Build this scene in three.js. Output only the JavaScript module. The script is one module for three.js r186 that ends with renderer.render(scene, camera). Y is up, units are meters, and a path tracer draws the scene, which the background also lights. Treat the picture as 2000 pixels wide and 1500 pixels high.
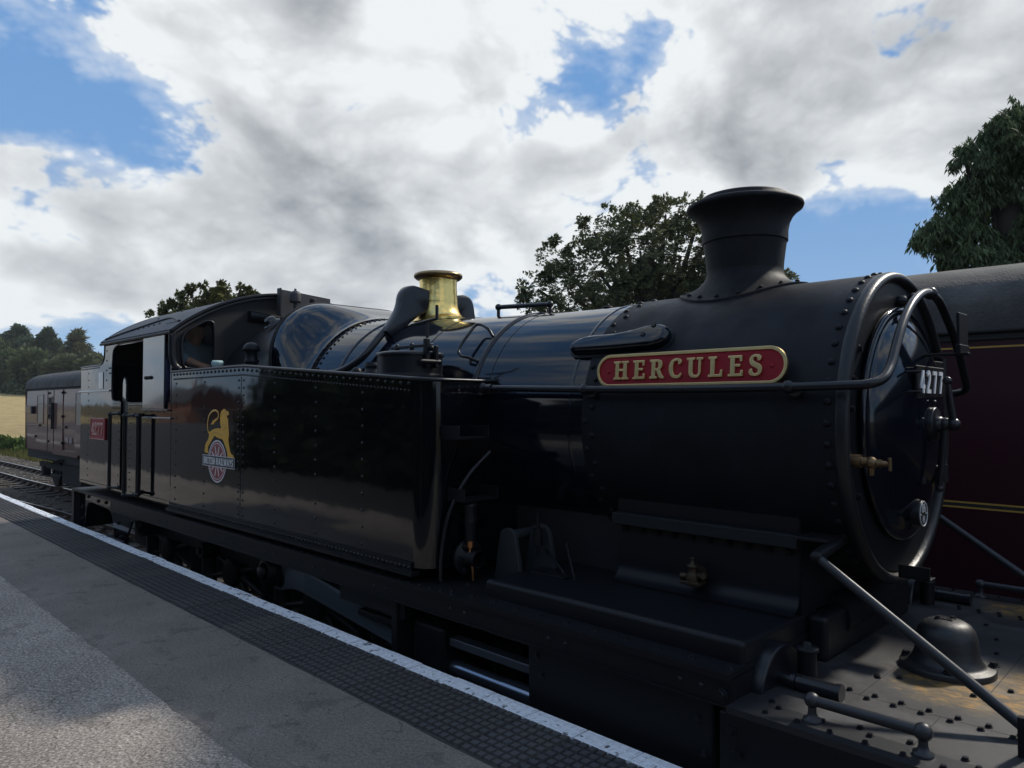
import * as THREE from 'three';
import { mergeGeometries, mergeVertices, toCreasedNormals } from 'three/addons/utils/BufferGeometryUtils.js';
import { RoundedBoxGeometry } from 'three/addons/geometries/RoundedBoxGeometry.js';
import { TextGeometry } from 'three/addons/geometries/TextGeometry.js';
import { FontLoader } from 'three/addons/loaders/FontLoader.js';
import { MarchingCubes } from 'three/addons/objects/MarchingCubes.js';

// ------------------------------------------------------------------ camera, sky, sun, exposure
// x runs along the railway (front of the engine towards +x), +z towards the platform, y up, rail tops at y = 0
const scene = new THREE.Scene();
const camera = new THREE.PerspectiveCamera(55.5, 4 / 3, 0.05, 2000);
const EYE = new THREE.Vector3(0, 2.41, 4.05);
const FWD = new THREE.Vector3(-0.70575, 0.02806, -0.7079).normalize();
camera.position.copy(EYE);
camera.lookAt(EYE.clone().add(FWD));
camera.updateMatrixWorld(true);
const RIGHT = new THREE.Vector3().crossVectors(FWD, new THREE.Vector3(0, 1, 0)).normalize(), UPV = new THREE.Vector3().crossVectors(RIGHT, FWD);
const FPX = 1425;
const dirOf = (px, py) => FWD.clone().addScaledVector(RIGHT, (px - 1000) / FPX).addScaledVector(UPV, -(py - 750) / FPX);
const at = (px, py, depth) => EYE.clone().addScaledVector(dirOf(px, py), depth);      // a bearing and a distance to a place

const SUN = new THREE.Vector3(0.28, 1.0, -1.12).normalize();
const sun = new THREE.DirectionalLight(new THREE.Color(1, 0.93, 0.82), 3.0);
sun.position.copy(SUN).multiplyScalar(60);
sun.castShadow = true; sun.shadow.radius = 9;
sun.shadow.mapSize.set(4096, 4096);
Object.assign(sun.shadow.camera, { left: -40, right: 40, top: 40, bottom: -40, near: 1, far: 200 });
scene.add(sun, sun.target);

// seeded numbers and gradient noise
function rng(seed) { let s = seed >>> 0; return () => { s = (s + 0x6D2B79F5) >>> 0; let t = s; t = Math.imul(t ^ (t >>> 15), t | 1); t ^= t + Math.imul(t ^ (t >>> 7), t | 61); return ((t ^ (t >>> 14)) >>> 0) / 4294967296; }; }
const PERM = (() => { const r = rng(77), p = new Uint8Array(512), a = Array.from({ length: 256 }, (_, i) => i); for (let i = 255; i > 0; i--) { const j = Math.floor(r() * (i + 1)); [a[i], a[j]] = [a[j], a[i]]; } for (let i = 0; i < 512; i++) p[i] = a[i & 255]; return p; })();
const GX = new Float32Array(256), GY = new Float32Array(256); { const r = rng(5); for (let i = 0; i < 256; i++) { const t = r() * 6.2832; GX[i] = Math.cos(t); GY[i] = Math.sin(t); } }
function gn(x, y, per = 256) {                                        // gradient noise, about -0.7 .. 0.7, repeating every per cells
  let xi = Math.floor(x), yi = Math.floor(y); const fx = x - xi, fy = y - yi;
  const m = (v) => ((v % per) + per) % per, x0 = m(xi), x1 = m(xi + 1), y0 = m(yi), y1 = m(yi + 1);
  const g = (X, Y, dx, dy) => { const h = PERM[PERM[X & 255] + (Y & 255)]; return GX[h] * dx + GY[h] * dy; };
  const u = fx * fx * fx * (fx * (fx * 6 - 15) + 10), v = fy * fy * fy * (fy * (fy * 6 - 15) + 10);
  const a = g(x0, y0, fx, fy), b = g(x1, y0, fx - 1, fy), c = g(x0, y1, fx, fy - 1), d = g(x1, y1, fx - 1, fy - 1);
  return a + u * (b - a) + v * (c - a + u * (a - b - c + d));
}
function fbm(x, y, oct, gain = 0.5) { let s = 0, a = 1, n = 0; for (let i = 0; i < oct; i++) { s += a * gn(x, y); n += a; a *= gain; const t = x * 1.92 + y * 0.55 + 17.3; y = y * 1.92 - x * 0.55 + 9.1; x = t; } return s / n * 1.6; }
const clamp = (v, a = 0, b = 1) => Math.min(b, Math.max(a, v));
const sstep = (a, b, v) => { const t = clamp((v - a) / (b - a)); return t * t * (3 - 2 * t); };
const lerp = (a, b, t) => a + (b - a) * t;

// sky: broken cumulus under blue, lit by the sun; wide banks and gaps placed by bearing (bearing in px of a 1425 px lens, width, amount)
const BANKS = [[240, 265, 105, -0.36], [70, 400, 65, -0.3], [30, 190, 80, -0.26], [1010, 215, 50, -0.30], [1080, 200, 45, -0.24], [1150, 160, 45, -0.22], [1180, 235, 40, -0.16], [1290, 70, 45, -0.18], [1235, 125, 40, -0.15], [1250, 30, 40, -0.12], [1670, 440, 105, -0.55], [1600, 505, 110, -0.46], [1780, 400, 60, -0.3], [1500, 540, 90, -0.3], [955, 560, 60, -0.3], [110, 640, 120, -0.32], [60, 60, 90, -0.2], [860, 600, 60, -0.15], [1390, 20, 50, -0.14], [420, 90, 40, -0.12], [1340, 330, 40, -0.1],
  [1000, 250, 900, 0.19], [600, 330, 200, 0.30], [820, 150, 230, 0.26], [520, 90, 170, 0.2], [1560, 170, 200, 0.36], [1900, 160, 200, 0.38], [820, 440, 160, 0.3], [250, 500, 140, 0.32], [30, 320, 55, 0.34], [600, 540, 170, 0.25], [1750, 340, 70, 0.2], [1150, 330, 90, 0.2], [1450, 270, 120, 0.25], [40, 560, 90, 0.2], [1000, 470, 80, 0.25], [300, 90, 110, 0.1]]
  .map(([x, y, w, a]) => { const d = dirOf(x, y).normalize(); const k = w / FPX; return [d.x, d.y, d.z, 1 / (k * k), a]; });
const DIMS = [[430, 350, 150, 0.45], [700, 430, 190, 0.4], [1500, 250, 170, 0.6], [1850, 90, 230, 0.7], [1650, 30, 160, 0.3], [230, 520, 120, 0.5], [640, 520, 150, 0.4], [560, 40, 120, 0.3], [60, 590, 120, 0.4], [1240, 260, 90, 0.35], [1000, 420, 90, 0.3],
  [830, 150, 150, -0.55], [1040, 290, 120, -0.5], [300, 330, 60, -0.5], [220, 400, 70, -0.3], [1600, 80, 70, -0.35], [1780, 350, 80, -0.4], [250, 470, 60, -0.3], [30, 310, 40, -0.5], [340, 470, 50, -0.3], [920, 540, 90, -0.3], [1700, 525, 120, -0.4]]
  .map(([x, y, w, a]) => { const d = dirOf(x, y).normalize(); const k = w / FPX; return [d.x, d.y, d.z, 1 / (k * k), a]; });
const G3 = [[1, 1, 0], [-1, 1, 0], [1, -1, 0], [-1, -1, 0], [1, 0, 1], [-1, 0, 1], [1, 0, -1], [-1, 0, -1], [0, 1, 1], [0, -1, 1], [0, 1, -1], [0, -1, -1]];
const P12 = PERM.map((v) => v % 12);
function gn3(x, y, z) {
  const xf = Math.floor(x), yf = Math.floor(y), zf = Math.floor(z), fx = x - xf, fy = y - yf, fz = z - zf, X = xf & 255, Y = yf & 255, Z = zf & 255;
  const u = fx * fx * (3 - 2 * fx), v = fy * fy * (3 - 2 * fy), w = fz * fz * (3 - 2 * fz);
  const A = PERM[X] + Y, B = PERM[X + 1] + Y, AA = PERM[A & 255] + Z, AB = PERM[(A + 1) & 255] + Z, BA = PERM[B & 255] + Z, BB = PERM[(B + 1) & 255] + Z;
  const d = (h, a, b, c) => { const g = G3[P12[h & 255]]; return g[0] * a + g[1] * b + g[2] * c; };
  const x1 = d(AA, fx, fy, fz), x2 = d(BA, fx - 1, fy, fz), x3 = d(AB, fx, fy - 1, fz), x4 = d(BB, fx - 1, fy - 1, fz), x5 = d(AA + 1, fx, fy, fz - 1), x6 = d(BA + 1, fx - 1, fy, fz - 1), x7 = d(AB + 1, fx, fy - 1, fz - 1), x8 = d(BB + 1, fx - 1, fy - 1, fz - 1);
  const a = x1 + u * (x2 - x1), b = x3 + u * (x4 - x3), c = x5 + u * (x6 - x5), e = x7 + u * (x8 - x7), m = a + v * (b - a), n = c + v * (e - c);
  return m + w * (n - m);
}
function fb3(x, y, z, oct, gain) { let s = 0, a = 1, n = 0; for (let i = 0; i < oct; i++) { s += a * gn3(x, y, z); n += a; a *= gain; x = x * 2.03 + 11.7; y = y * 2.03 - 5.3; z = z * 2.03 + 3.1; } return s / n * 1.25; }
function bil3(x, y, z, oct) { let s = 0, a = 1, n = 0; for (let i = 0; i < oct; i++) { s += a * 3.0 * Math.abs(gn3(x, y, z)); n += a; a *= 0.55; x = x * 2.1 + 7.7; y = y * 2.1 + 1.3; z = z * 2.1 - 4.1; } return s / n; }
function skyAt(dx, dy, dz, out) {
  const y = Math.max(dy, 0), K = 3.7, x_ = dx * K + 9.2, y_ = (y + 0.10 * y / (0.2 + y)) * K * 1.45 + 4.4, z_ = dz * K + 2.7;
  let bias = 0, dim = 0;
  for (const b of BANKS) { const e = 2 * (1 - (dx * b[0] + dy * b[1] + dz * b[2])) * b[3]; if (e < 8) bias += b[4] * Math.exp(-e * 0.9); }
  for (const b of DIMS) { const e = 2 * (1 - (dx * b[0] + dy * b[1] + dz * b[2])) * b[3]; if (e < 8) dim += b[4] * Math.exp(-e * 0.9); }
  const wx = gn3(x_ * 1.3 + 40, y_ * 1.3, z_ * 1.3), wy = gn3(x_ * 1.3, y_ * 1.3 + 30, z_ * 1.3 + 9);
  const px = x_ + wx * 0.12, py = y_ + wy * 0.12, pz = z_ - wx * 0.1;
  const n = fb3(px, py, pz, 7, 0.54), bl = bil3(px * 2.1, py * 2.2, pz * 2.1, 5) - 0.35, b2 = bil3(px * 6.4 + 3, py * 6.6, pz * 6.4, 4) - 0.35;
  const d = -0.27 + n * 0.92 + bias * 1.1 + bl * 0.34 + b2 * 0.22;
  const veil = 0.55 * sstep(-0.42, 0.25, d + 0.5 * fb3(px * 1.5 + 60, py * 3.0, pz * 1.5, 5, 0.6)), cover = Math.max(veil, Math.pow(sstep(-0.10, 0.14, d), 0.85));
  const lo = fb3(px * 1.1, py * 1.1, pz * 1.1, 3, 0.5), up = fb3((px + SUN.x * 0.12) * 1.1, (py + SUN.y * 0.14) * 1.1, (pz + SUN.z * 0.12) * 1.1, 3, 0.5);
  const relief = clamp((lo - up) * 1.5, -0.4, 0.4), dl = -0.2 + lo * 0.9 + bias * 1.1;
  let lit = 1.03 - 0.17 * sstep(0.0, 0.45, d) - 0.12 * sstep(0.0, 0.8, dl) - 0.20 * dim + relief * 0.48 + bl * 0.19 + b2 * 0.05;
  lit = clamp(lit, 0.36, 1.0); lit = lit * lit * 0.55 + lit * 0.45;
  const hz = Math.exp(-y * 6);
  const br = lerp(0.125, 0.40, hz), bg = lerp(0.285, 0.56, hz), bb = lerp(0.58, 0.73, hz);
  const cw = lerp(0.035, 0.0, lit), cr = lit * 0.80 - cw * 0.3, cg = lit * 0.825, cb = lit * 0.83 + cw;
  const c = cover * (0.97 - 0.10 * hz);
  out[0] = lerp(br, cr, c); out[1] = lerp(bg, cg, c); out[2] = lerp(bb, cb, c);
}
{
  const W = 4096, H = 2048, data = new Float32Array(W * H * 4), o = [0, 0, 0];
  const r0 = Math.floor(H * 0.49), fh = V2(FWD.x, FWD.z);
  function V2(x, z) { const l = Math.hypot(x, z); return [x / l, z / l]; }
  for (let j = r0; j < H; j++) {
    const el = ((j + 0.5) / H - 0.5) * Math.PI, cy = Math.sin(el), ce = Math.cos(el);
    for (let i = 0; i < W;) {
      const az0 = ((i + 2) / W - 0.5) * 2 * Math.PI, inView = el < 0.66 && Math.cos(az0) * fh[0] + Math.sin(az0) * fh[1] > 0.70, step = inView ? 1 : 4;   // finer where the picture looks
      const az = ((i + step / 2) / W - 0.5) * 2 * Math.PI;
      if (inView || j % 2 === 0 || j === r0 || el < 0.66) skyAt(ce * Math.cos(az), cy, ce * Math.sin(az), o);
      else { const q = ((j - 1) * W + i) * 4; o[0] = data[q]; o[1] = data[q + 1]; o[2] = data[q + 2]; }
      for (let s = 0; s < step && i < W; s++, i++) { const q = (j * W + i) * 4; data[q] = o[0]; data[q + 1] = o[1]; data[q + 2] = o[2]; data[q + 3] = 1; }
    }
  }
  for (let q = 0; q < r0 * W * 4; q += 4) { data[q] = 0.2; data[q + 1] = 0.21; data[q + 2] = 0.2; data[q + 3] = 1; }
  const t = new THREE.DataTexture(data, W, H, THREE.RGBAFormat, THREE.FloatType);
  t.mapping = THREE.EquirectangularReflectionMapping; t.magFilter = t.minFilter = THREE.LinearFilter; t.needsUpdate = true;
  scene.background = t; scene.environment = t;
}
const renderer = new THREE.WebGLRenderer({ antialias: true });
renderer.toneMapping = THREE.LinearToneMapping;
renderer.toneMappingExposure = 1.12;
renderer.shadowMap.enabled = true;

scene.fog = new THREE.FogExp2(new THREE.Color(0.66, 0.72, 0.78), 0.0003);

// ------------------------------------------------------------------ helpers
const taken = {};
function numbered(name) { const n = taken[name] = (taken[name] ?? -1) + 1; return n ? name + '_' + String(n).padStart(3, '0') : name; }
const V = (x, y, z) => new THREE.Vector3(x, y, z);
function clean(g) {
  if (g.index) g = g.toNonIndexed();
  for (const k of Object.keys(g.attributes)) if (!['position', 'normal', 'uv'].includes(k)) g.deleteAttribute(k);
  if (!g.attributes.normal) g.computeVertexNormals();
  const p = g.attributes.position, n = p.count, uv = new Float32Array(n * 2), a = V(), b = V(), c = V(), f = V();
  for (let i = 0; i < n; i += 3) {                                      // uv in metres, on the plane each face is nearest to
    a.fromBufferAttribute(p, i); b.fromBufferAttribute(p, i + 1); c.fromBufferAttribute(p, i + 2);
    f.crossVectors(b.clone().sub(a), c.clone().sub(a)); const X = Math.abs(f.x), Y = Math.abs(f.y), Z = Math.abs(f.z);
    [a, b, c].forEach((q, k) => { uv[(i + k) * 2] = X > Y && X > Z ? q.z : q.x; uv[(i + k) * 2 + 1] = Y >= X && Y >= Z ? q.z : q.y; });
  }
  g.setAttribute('uv', new THREE.BufferAttribute(uv, 2)); g.morphAttributes = {}; g.clearGroups();
  return g;
}
const join = (gs) => mergeGeometries([gs].flat(9).filter(Boolean).map(clean));
function meshOf(name, gs, mat) { const m = new THREE.Mesh(join(gs), mat); m.name = name; m.castShadow = m.receiveShadow = true; return m; }
function part(name, gs, mat, parent, label, kind) { const m = meshOf(name, gs, mat); parent.add(m); if (label) m.userData.label = label; if (kind) m.userData.kind = kind; return m; }
function tag(o, label, category, group) { o.userData.label = label; o.userData.category = category; if (group) o.userData.group = group; return o; }
function thing(name, label, category, pos = [0, 0, 0], group) { const o = new THREE.Group(); o.name = numbered(name); o.position.set(...pos); scene.add(o); return tag(o, label, category, group); }
function struct(name, gs, mat) { const m = meshOf(numbered(name), gs, mat); m.userData.kind = 'structure'; scene.add(m); return m; }
const tr = (g, x = 0, y = 0, z = 0) => g.translate(x, y, z);
const box = (x0, x1, y0, y1, z0, z1) => tr(new THREE.BoxGeometry(x1 - x0, y1 - y0, z1 - z0), (x0 + x1) / 2, (y0 + y1) / 2, (z0 + z1) / 2);
const rbox = (x0, x1, y0, y1, z0, z1, r = 0.01, s = 2) => tr(new RoundedBoxGeometry(x1 - x0, y1 - y0, z1 - z0, s, r), (x0 + x1) / 2, (y0 + y1) / 2, (z0 + z1) / 2);
const QY = V(0, 1, 0);
function rod(p, q, r, r2 = r, seg = 16) { const a = V(...p), b = V(...q), d = b.clone().sub(a), L = d.length(); const g = new THREE.CylinderGeometry(r2, r, L, seg); g.applyQuaternion(new THREE.Quaternion().setFromUnitVectors(QY, d.normalize())); return tr(g, (a.x + b.x) / 2, (a.y + b.y) / 2, (a.z + b.z) / 2); }
const ball = (x, y, z, r, s = 18) => tr(new THREE.SphereGeometry(r, s, Math.ceil(s * 0.7)), x, y, z);
const pathTube = (pts, r, seg = 60, closed = false, rs = 12) => new THREE.TubeGeometry(new THREE.CatmullRomCurve3(pts.map((p) => V(...p)), closed, 'centripetal'), seg, r, rs, closed);
const lathe = (prof, seg = 48) => new THREE.LatheGeometry(prof.map(([r, y]) => new THREE.Vector2(r, y)), seg);
const latheX = (prof, x, y, z, seg = 64) => tr(lathe(prof, seg).rotateZ(-Math.PI / 2), x, y, z);         // profile [radius, along +x]
const latheY = (prof, x, y, z, seg = 48) => tr(lathe(prof, seg), x, y, z);
function shapeOf(pts) { return new THREE.Shape(pts.map(([x, y]) => new THREE.Vector2(x, y))); }
const ext = (shape, depth, bevel = 0, seg = 12) => new THREE.ExtrudeGeometry(shape, { depth, bevelEnabled: bevel > 0, bevelSize: bevel, bevelThickness: bevel, bevelSegments: 2, curveSegments: seg });
function mz(g) { g = g.clone(); g.scale(1, 1, -1); if (g.index) { const i = g.index.array; for (let k = 0; k < i.length; k += 3) [i[k], i[k + 1]] = [i[k + 1], i[k]]; return g; } g = g.toNonIndexed ? g : g; for (const n of Object.keys(g.attributes)) { const at_ = g.attributes[n], s = at_.itemSize, A = at_.array; for (let k = 0; k < at_.count; k += 3) for (let c = 0; c < s; c++) { const t = A[k * s + c]; A[k * s + c] = A[(k + 1) * s + c]; A[(k + 1) * s + c] = t; } } return g; }
const both = (g) => [g, mz(g)];
function grid(nu, nv, f, closeU = false) {                               // a smooth sheet of points f(u, v)
  const pos = [], idx = [];
  for (let i = 0; i <= nu; i++) for (let j = 0; j <= nv; j++) pos.push(...f(i / nu, j / nv));
  for (let i = 0; i < nu; i++) for (let j = 0; j < nv; j++) { const a = i * (nv + 1) + j, b = a + nv + 1; idx.push(a, b, a + 1, b, b + 1, a + 1); }
  let g = new THREE.BufferGeometry(); g.setAttribute('position', new THREE.Float32BufferAttribute(pos, 3)); g.setIndex(idx);
  if (closeU) g = mergeVertices(g, 1e-5);
  g.computeVertexNormals(); return g;
}
const RIVET = (() => { const c = {}; return (r) => c[r] ??= tr(new THREE.SphereGeometry(r, 8, 3, 0, Math.PI * 2, 0, Math.PI / 2), 0, 0, 0).scale(1, 0.75, 1); })();
const BOLT = (() => { const c = {}; return (r) => c[r] ??= mergeGeometries([tr(new THREE.CylinderGeometry(r * 1.25, r * 1.3, r * 0.22, 12), 0, r * 0.11, 0), tr(new THREE.CylinderGeometry(r * 0.92, r, r * 0.75, 6), 0, r * 0.6, 0)]); })();
function place(g, p, n) { const o = g.clone(); o.applyQuaternion(new THREE.Quaternion().setFromUnitVectors(QY, V(...n).normalize())); return tr(o, ...p); }
function rivetRow(a, b, step, r, n) { const A = V(...a), B = V(...b), L = A.distanceTo(B), k = Math.max(1, Math.round(L / step)), o = []; for (let i = 0; i <= k; i++) { const p = A.clone().lerp(B, i / k); o.push(place(RIVET(r), [p.x, p.y, p.z], n)); } return o; }
function pieces(name, geo, mat, list, parent) { const base = clean(geo.clone()); list.forEach(([p, n], i) => { const m = new THREE.Mesh(base, mat); m.name = name; m.position.set(...p); m.quaternion.setFromUnitVectors(QY, V(...n).normalize()); m.castShadow = m.receiveShadow = true; parent.add(m); }); }
const fonts = { serif: await new FontLoader().loadAsync('fonts/droid/droid_serif_bold.typeface.json'), sans: await new FontLoader().loadAsync('fonts/droid/droid_sans_bold.typeface.json'), light: await new FontLoader().loadAsync('fonts/droid/droid_sans_regular.typeface.json') };
function letter(ch, font, size, depth, bevel, sx = 1) { const g = new TextGeometry(ch, { font: fonts[font], size, depth, curveSegments: 6, bevelEnabled: bevel > 0, bevelSize: bevel, bevelThickness: bevel, bevelSegments: 2 }); g.computeBoundingBox(); g.translate(-g.boundingBox.min.x, 0, 0); g.scale(sx, 1, 1); g.computeBoundingBox(); return g; }

// ------------------------------------------------------------------ textures and materials
function tex(size, f, srgb = false) {
  const d = new Uint8Array(size * size * 4);
  for (let j = 0; j < size; j++) for (let i = 0; i < size; i++) { const c = f(i / size, j / size), q = (j * size + i) * 4; for (let k = 0; k < 3; k++) d[q + k] = clamp(Math.round((Array.isArray(c) ? c[k] : c) * 255), 0, 255); d[q + 3] = 255; }
  const t = new THREE.DataTexture(d, size, size, THREE.RGBAFormat); t.wrapS = t.wrapT = THREE.RepeatWrapping; t.magFilter = THREE.LinearFilter; t.minFilter = THREE.LinearMipmapLinearFilter; t.generateMipmaps = true;
  if (srgb) t.colorSpace = THREE.SRGBColorSpace; t.needsUpdate = true; return t;
}
const per = (t, m) => { const c = t.clone(); c.repeat.set(1 / m, 1 / m); c.needsUpdate = true; return c; };       // one repeat every m metres
const tn = (u, v, n, o = 1) => { let s = 0, a = 1; for (let i = 0; i < o; i++) { s += a * gn(u * n + i * 3, v * n + i * 7, n); n *= 2; a *= 0.5; } return s; };
const T = {
  wave: tex(256, (u, v) => 0.5 + 0.45 * tn(u, v, 4, 2)),
  grime: tex(512, (u, v) => 0.5 + 0.4 * tn(u, v, 4, 6) + 0.12 * tn(u + 0.3, v, 64, 2)),
  fine: (() => { const r = rng(3); return tex(512, (u, v) => 0.5 + 0.25 * tn(u, v, 32, 3) + (r() - 0.5) * 0.45); })(),
};
const c3 = (r, g, b) => new THREE.Color().setRGB(r, g, b);
const phys = (o) => new THREE.MeshPhysicalMaterial({ side: THREE.DoubleSide, ...o });
const glossRough = tex(512, (u, v) => { const g = 0.10 + 0.10 * sstep(0.1, 0.7, tn(u, v, 4, 5) + 0.2) + 0.05 * tn(u, v, 48, 2); return [g, g, g]; });
const mattRough = tex(512, (u, v) => { const g = 0.52 + 0.16 * tn(u, v, 4, 5); return [g, g, g]; });
const sootMap = tex(512, (u, v) => { const st = tn(u * 1, v * 0.25 + 0.1, 24, 3), bl = tn(u, v, 5, 5), sp = sstep(0.34, 0.5, tn(u + 0.3, v, 40, 2)); const k = 0.66 + 0.16 * bl + 0.10 * st; return [k + 0.14 * sp, k + 0.10 * sp, k + 0.05 * sp]; }, true);
const M = {
  gloss: phys({ color: c3(0.0022, 0.003, 0.0052), roughness: 0.055, bumpMap: per(T.wave, 1.1), bumpScale: 0.0015 }),
  boiler: phys({ color: c3(0.003, 0.005, 0.010), roughness: 0.085, bumpMap: per(T.wave, 1.4), bumpScale: 0.0009 }),
  satin: phys({ color: c3(0.006, 0.007, 0.0095), roughness: 0.42, specularIntensity: 0.45, bumpMap: per(T.grime, 0.5), bumpScale: 0.0006 }),
  smoke: phys({ map: per(sootMap, 1.3), color: c3(0.0115, 0.0145, 0.0230), specularIntensity: 0.4, roughness: 1, roughnessMap: per(mattRough, 0.7), bumpMap: per(T.fine, 0.22), bumpScale: 0.0007 }),
  chimney: phys({ map: per(sootMap, 0.8), color: c3(0.021, 0.022, 0.027), specularIntensity: 0.4, roughness: 0.6, bumpMap: per(T.grime, 0.25), bumpScale: 0.0018 }),
  frame: phys({ color: c3(0.0055, 0.006, 0.0078), roughness: 0.48, specularIntensity: 0.5, bumpMap: per(T.grime, 0.3), bumpScale: 0.0012 }),
  soot: phys({ color: c3(0.006, 0.006, 0.007), roughness: 0.8 }),
  pipe: phys({ color: c3(0.007, 0.008, 0.011), roughness: 0.34, specularIntensity: 0.7, clearcoat: 0.12, clearcoatRoughness: 0.2, bumpMap: per(T.grime, 0.2), bumpScale: 0.0006 }),
  strut: phys({ color: c3(0.026, 0.028, 0.032), roughness: 0.42, metalness: 0.3, bumpMap: per(T.grime, 0.15), bumpScale: 0.0008 }),
  ring: phys({ color: c3(0.008, 0.009, 0.011), roughness: 0.36, specularIntensity: 0.8, bumpMap: per(T.grime, 0.1), bumpScale: 0.0012 }),
  fbox: phys({ color: c3(0.007, 0.009, 0.013), roughness: 0.3, bumpMap: per(T.wave, 1.4), bumpScale: 0.0009 }),
  shed: phys({ color: c3(0.38, 0.40, 0.42), roughness: 0.6 }),
  bell: phys({ color: c3(0.012, 0.0125, 0.014), roughness: 0.46, bumpMap: per(T.grime, 0.12), bumpScale: 0.0012 }),
  clack: phys({ color: c3(0.006, 0.0075, 0.012), roughness: 0.28, specularIntensity: 0.7, clearcoat: 0.15, clearcoatRoughness: 0.2 }),
  steel: phys({ color: c3(0.20, 0.23, 0.27), roughness: 0.38, metalness: 0.75, bumpMap: per(T.grime, 0.4), bumpScale: 0.0006 }),
  roof: phys({ color: c3(0.035, 0.034, 0.038), roughness: 0.55, bumpMap: per(T.grime, 0.6), bumpScale: 0.002 }),
  shutter: phys({ color: c3(0.045, 0.058, 0.072), roughness: 0.25, metalness: 0.3, clearcoat: 0.8, clearcoatRoughness: 0.06, bumpMap: per(T.wave, 0.5), bumpScale: 0.001 }),
  brass: phys({ color: c3(0.86, 0.63, 0.22), metalness: 1, roughness: 0.27, bumpMap: per(T.wave, 0.22), bumpScale: 0.0022 }),
  plateBrass: phys({ color: c3(0.74, 0.54, 0.25), metalness: 1, roughness: 0.33, bumpMap: per(T.grime, 0.12), bumpScale: 0.0004 }),
  oldBrass: phys({ color: c3(0.17, 0.115, 0.06), metalness: 0.9, roughness: 0.42, bumpMap: per(T.grime, 0.05), bumpScale: 0.0008 }),
  copper: phys({ color: c3(0.45, 0.2, 0.08), metalness: 0.9, roughness: 0.4 }),
  red: phys({ color: c3(0.27, 0.013, 0.022), roughness: 0.5, specularIntensity: 0.5 }),
  white: phys({ color: c3(0.72, 0.74, 0.76), roughness: 0.55 }),
  lionYellow: phys({ color: c3(0.70, 0.36, 0.012), roughness: 0.4, clearcoat: 0.4 }),
  lionLine: phys({ color: c3(0.30, 0.12, 0.01), roughness: 0.5 }),
  bannerBlack: phys({ color: c3(0.006, 0.007, 0.01), roughness: 0.35 }),
  glass: phys({ color: c3(0.92, 0.95, 0.95), transmission: 1, roughness: 0.02, thickness: 0, ior: 1.45 }),
  paneDark: phys({ color: c3(0.02, 0.025, 0.03), roughness: 0.06, clearcoat: 1, clearcoatRoughness: 0.02 }),
};

// ------------------------------------------------------------------ ground, field, tracks, platform
const sm = (t) => t * t * (3 - 2 * t);
function shiftA(x) { return x > -12 ? 0 : 0.0052 * (x + 12) * (x + 12) * (x < -40 ? 28 / (-x - 12) : 1); }                 // how far the platform road bends towards +z behind the engine
function railB(x) { return x > -8 ? -2.72 : x < -30 ? -1.57 + (-30 - x) * 0.022 : lerp(-2.72, -1.57, sm((-8 - x) / 22)); }   // near rail of the far road
function groundY(x, z) {
  const far = Math.max(0, Math.hypot(x, z) - 52), fall = sstep(-0.5, 1.5, z + 0) ;
  const hill = Math.min(far * 0.05, 9) * sstep(-8, -22, x) * (1 - sstep(-2, 6, z) * 0.7);
  return -0.22 + hill + 0.05 * gn(x * 0.2, z * 0.2);
}
{
  const N = 150, f = (u, v) => { const s = (t) => { const k = (t - 0.5) * 2; return Math.sign(k) * Math.pow(Math.abs(k), 2.2) * 900; }; const x = s(u), z = s(v); return [x, groundY(x, z) - (Math.abs(z) < 20 && x > -60 && z > -7 ? 0.12 : 0), z]; };
  const soil = tex(512, (u, v) => { const n = tn(u, v, 6, 5), m = tn(u + 0.4, v + 0.2, 40, 2); return [0.40 + 0.10 * n + 0.08 * m, 0.35 + 0.09 * n + 0.08 * m, 0.21 + 0.05 * n + 0.05 * m]; }, true);
  const g = grid(N, N, f); struct('ground', [g], phys({ color: c3(0.9, 0.9, 0.85), map: per(soil, 5), roughness: 0.95, bumpMap: per(T.fine, 0.9), bumpScale: 0.03 }));
  // ripe field on the slope behind the railway
  const straw = tex(512, (u, v) => { const n = tn(u, v, 5, 5), m = tn(u, v + 0.2, 60, 2); return [0.71 + 0.08 * n + 0.13 * m, 0.62 + 0.08 * n + 0.12 * m, 0.42 + 0.06 * n + 0.10 * m]; }, true);
  const ff = (u, v) => { const x = lerp(-48, -210, u), z = lerp(-110, 26, v); return [x, groundY(x, z) + 0.25, z]; };
  struct('field', [grid(70, 60, ff)], phys({ map: per(straw, 7), roughness: 0.95, bumpMap: per(T.fine, 1.2), bumpScale: 0.08 }));
}
const MT = {
  ballast: phys({ color: c3(1, 1, 1), roughness: 0.95, map: per(tex(512, (u, v) => { const n = tn(u, v, 32, 2), m = tn(u, v, 5, 3), h = tn(u + 0.5, v, 70, 1); return [0.30 + 0.22 * n + 0.07 * m + 0.14 * h, 0.265 + 0.20 * n + 0.06 * m + 0.13 * h, 0.225 + 0.18 * n + 0.05 * m + 0.12 * h]; }, true), 1.6), bumpMap: per(T.fine, 0.6), bumpScale: 0.04 }),
  rail: phys({ color: c3(0.055, 0.035, 0.025), roughness: 0.7, bumpMap: per(T.grime, 0.3), bumpScale: 0.001 }),
  railHead: phys({ color: c3(0.45, 0.45, 0.46), roughness: 0.28, metalness: 0.9 }),
  sleeper: phys({ color: c3(0.05, 0.043, 0.036), roughness: 0.9, bumpMap: per(T.grime, 0.4), bumpScale: 0.004 }),
};
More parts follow.
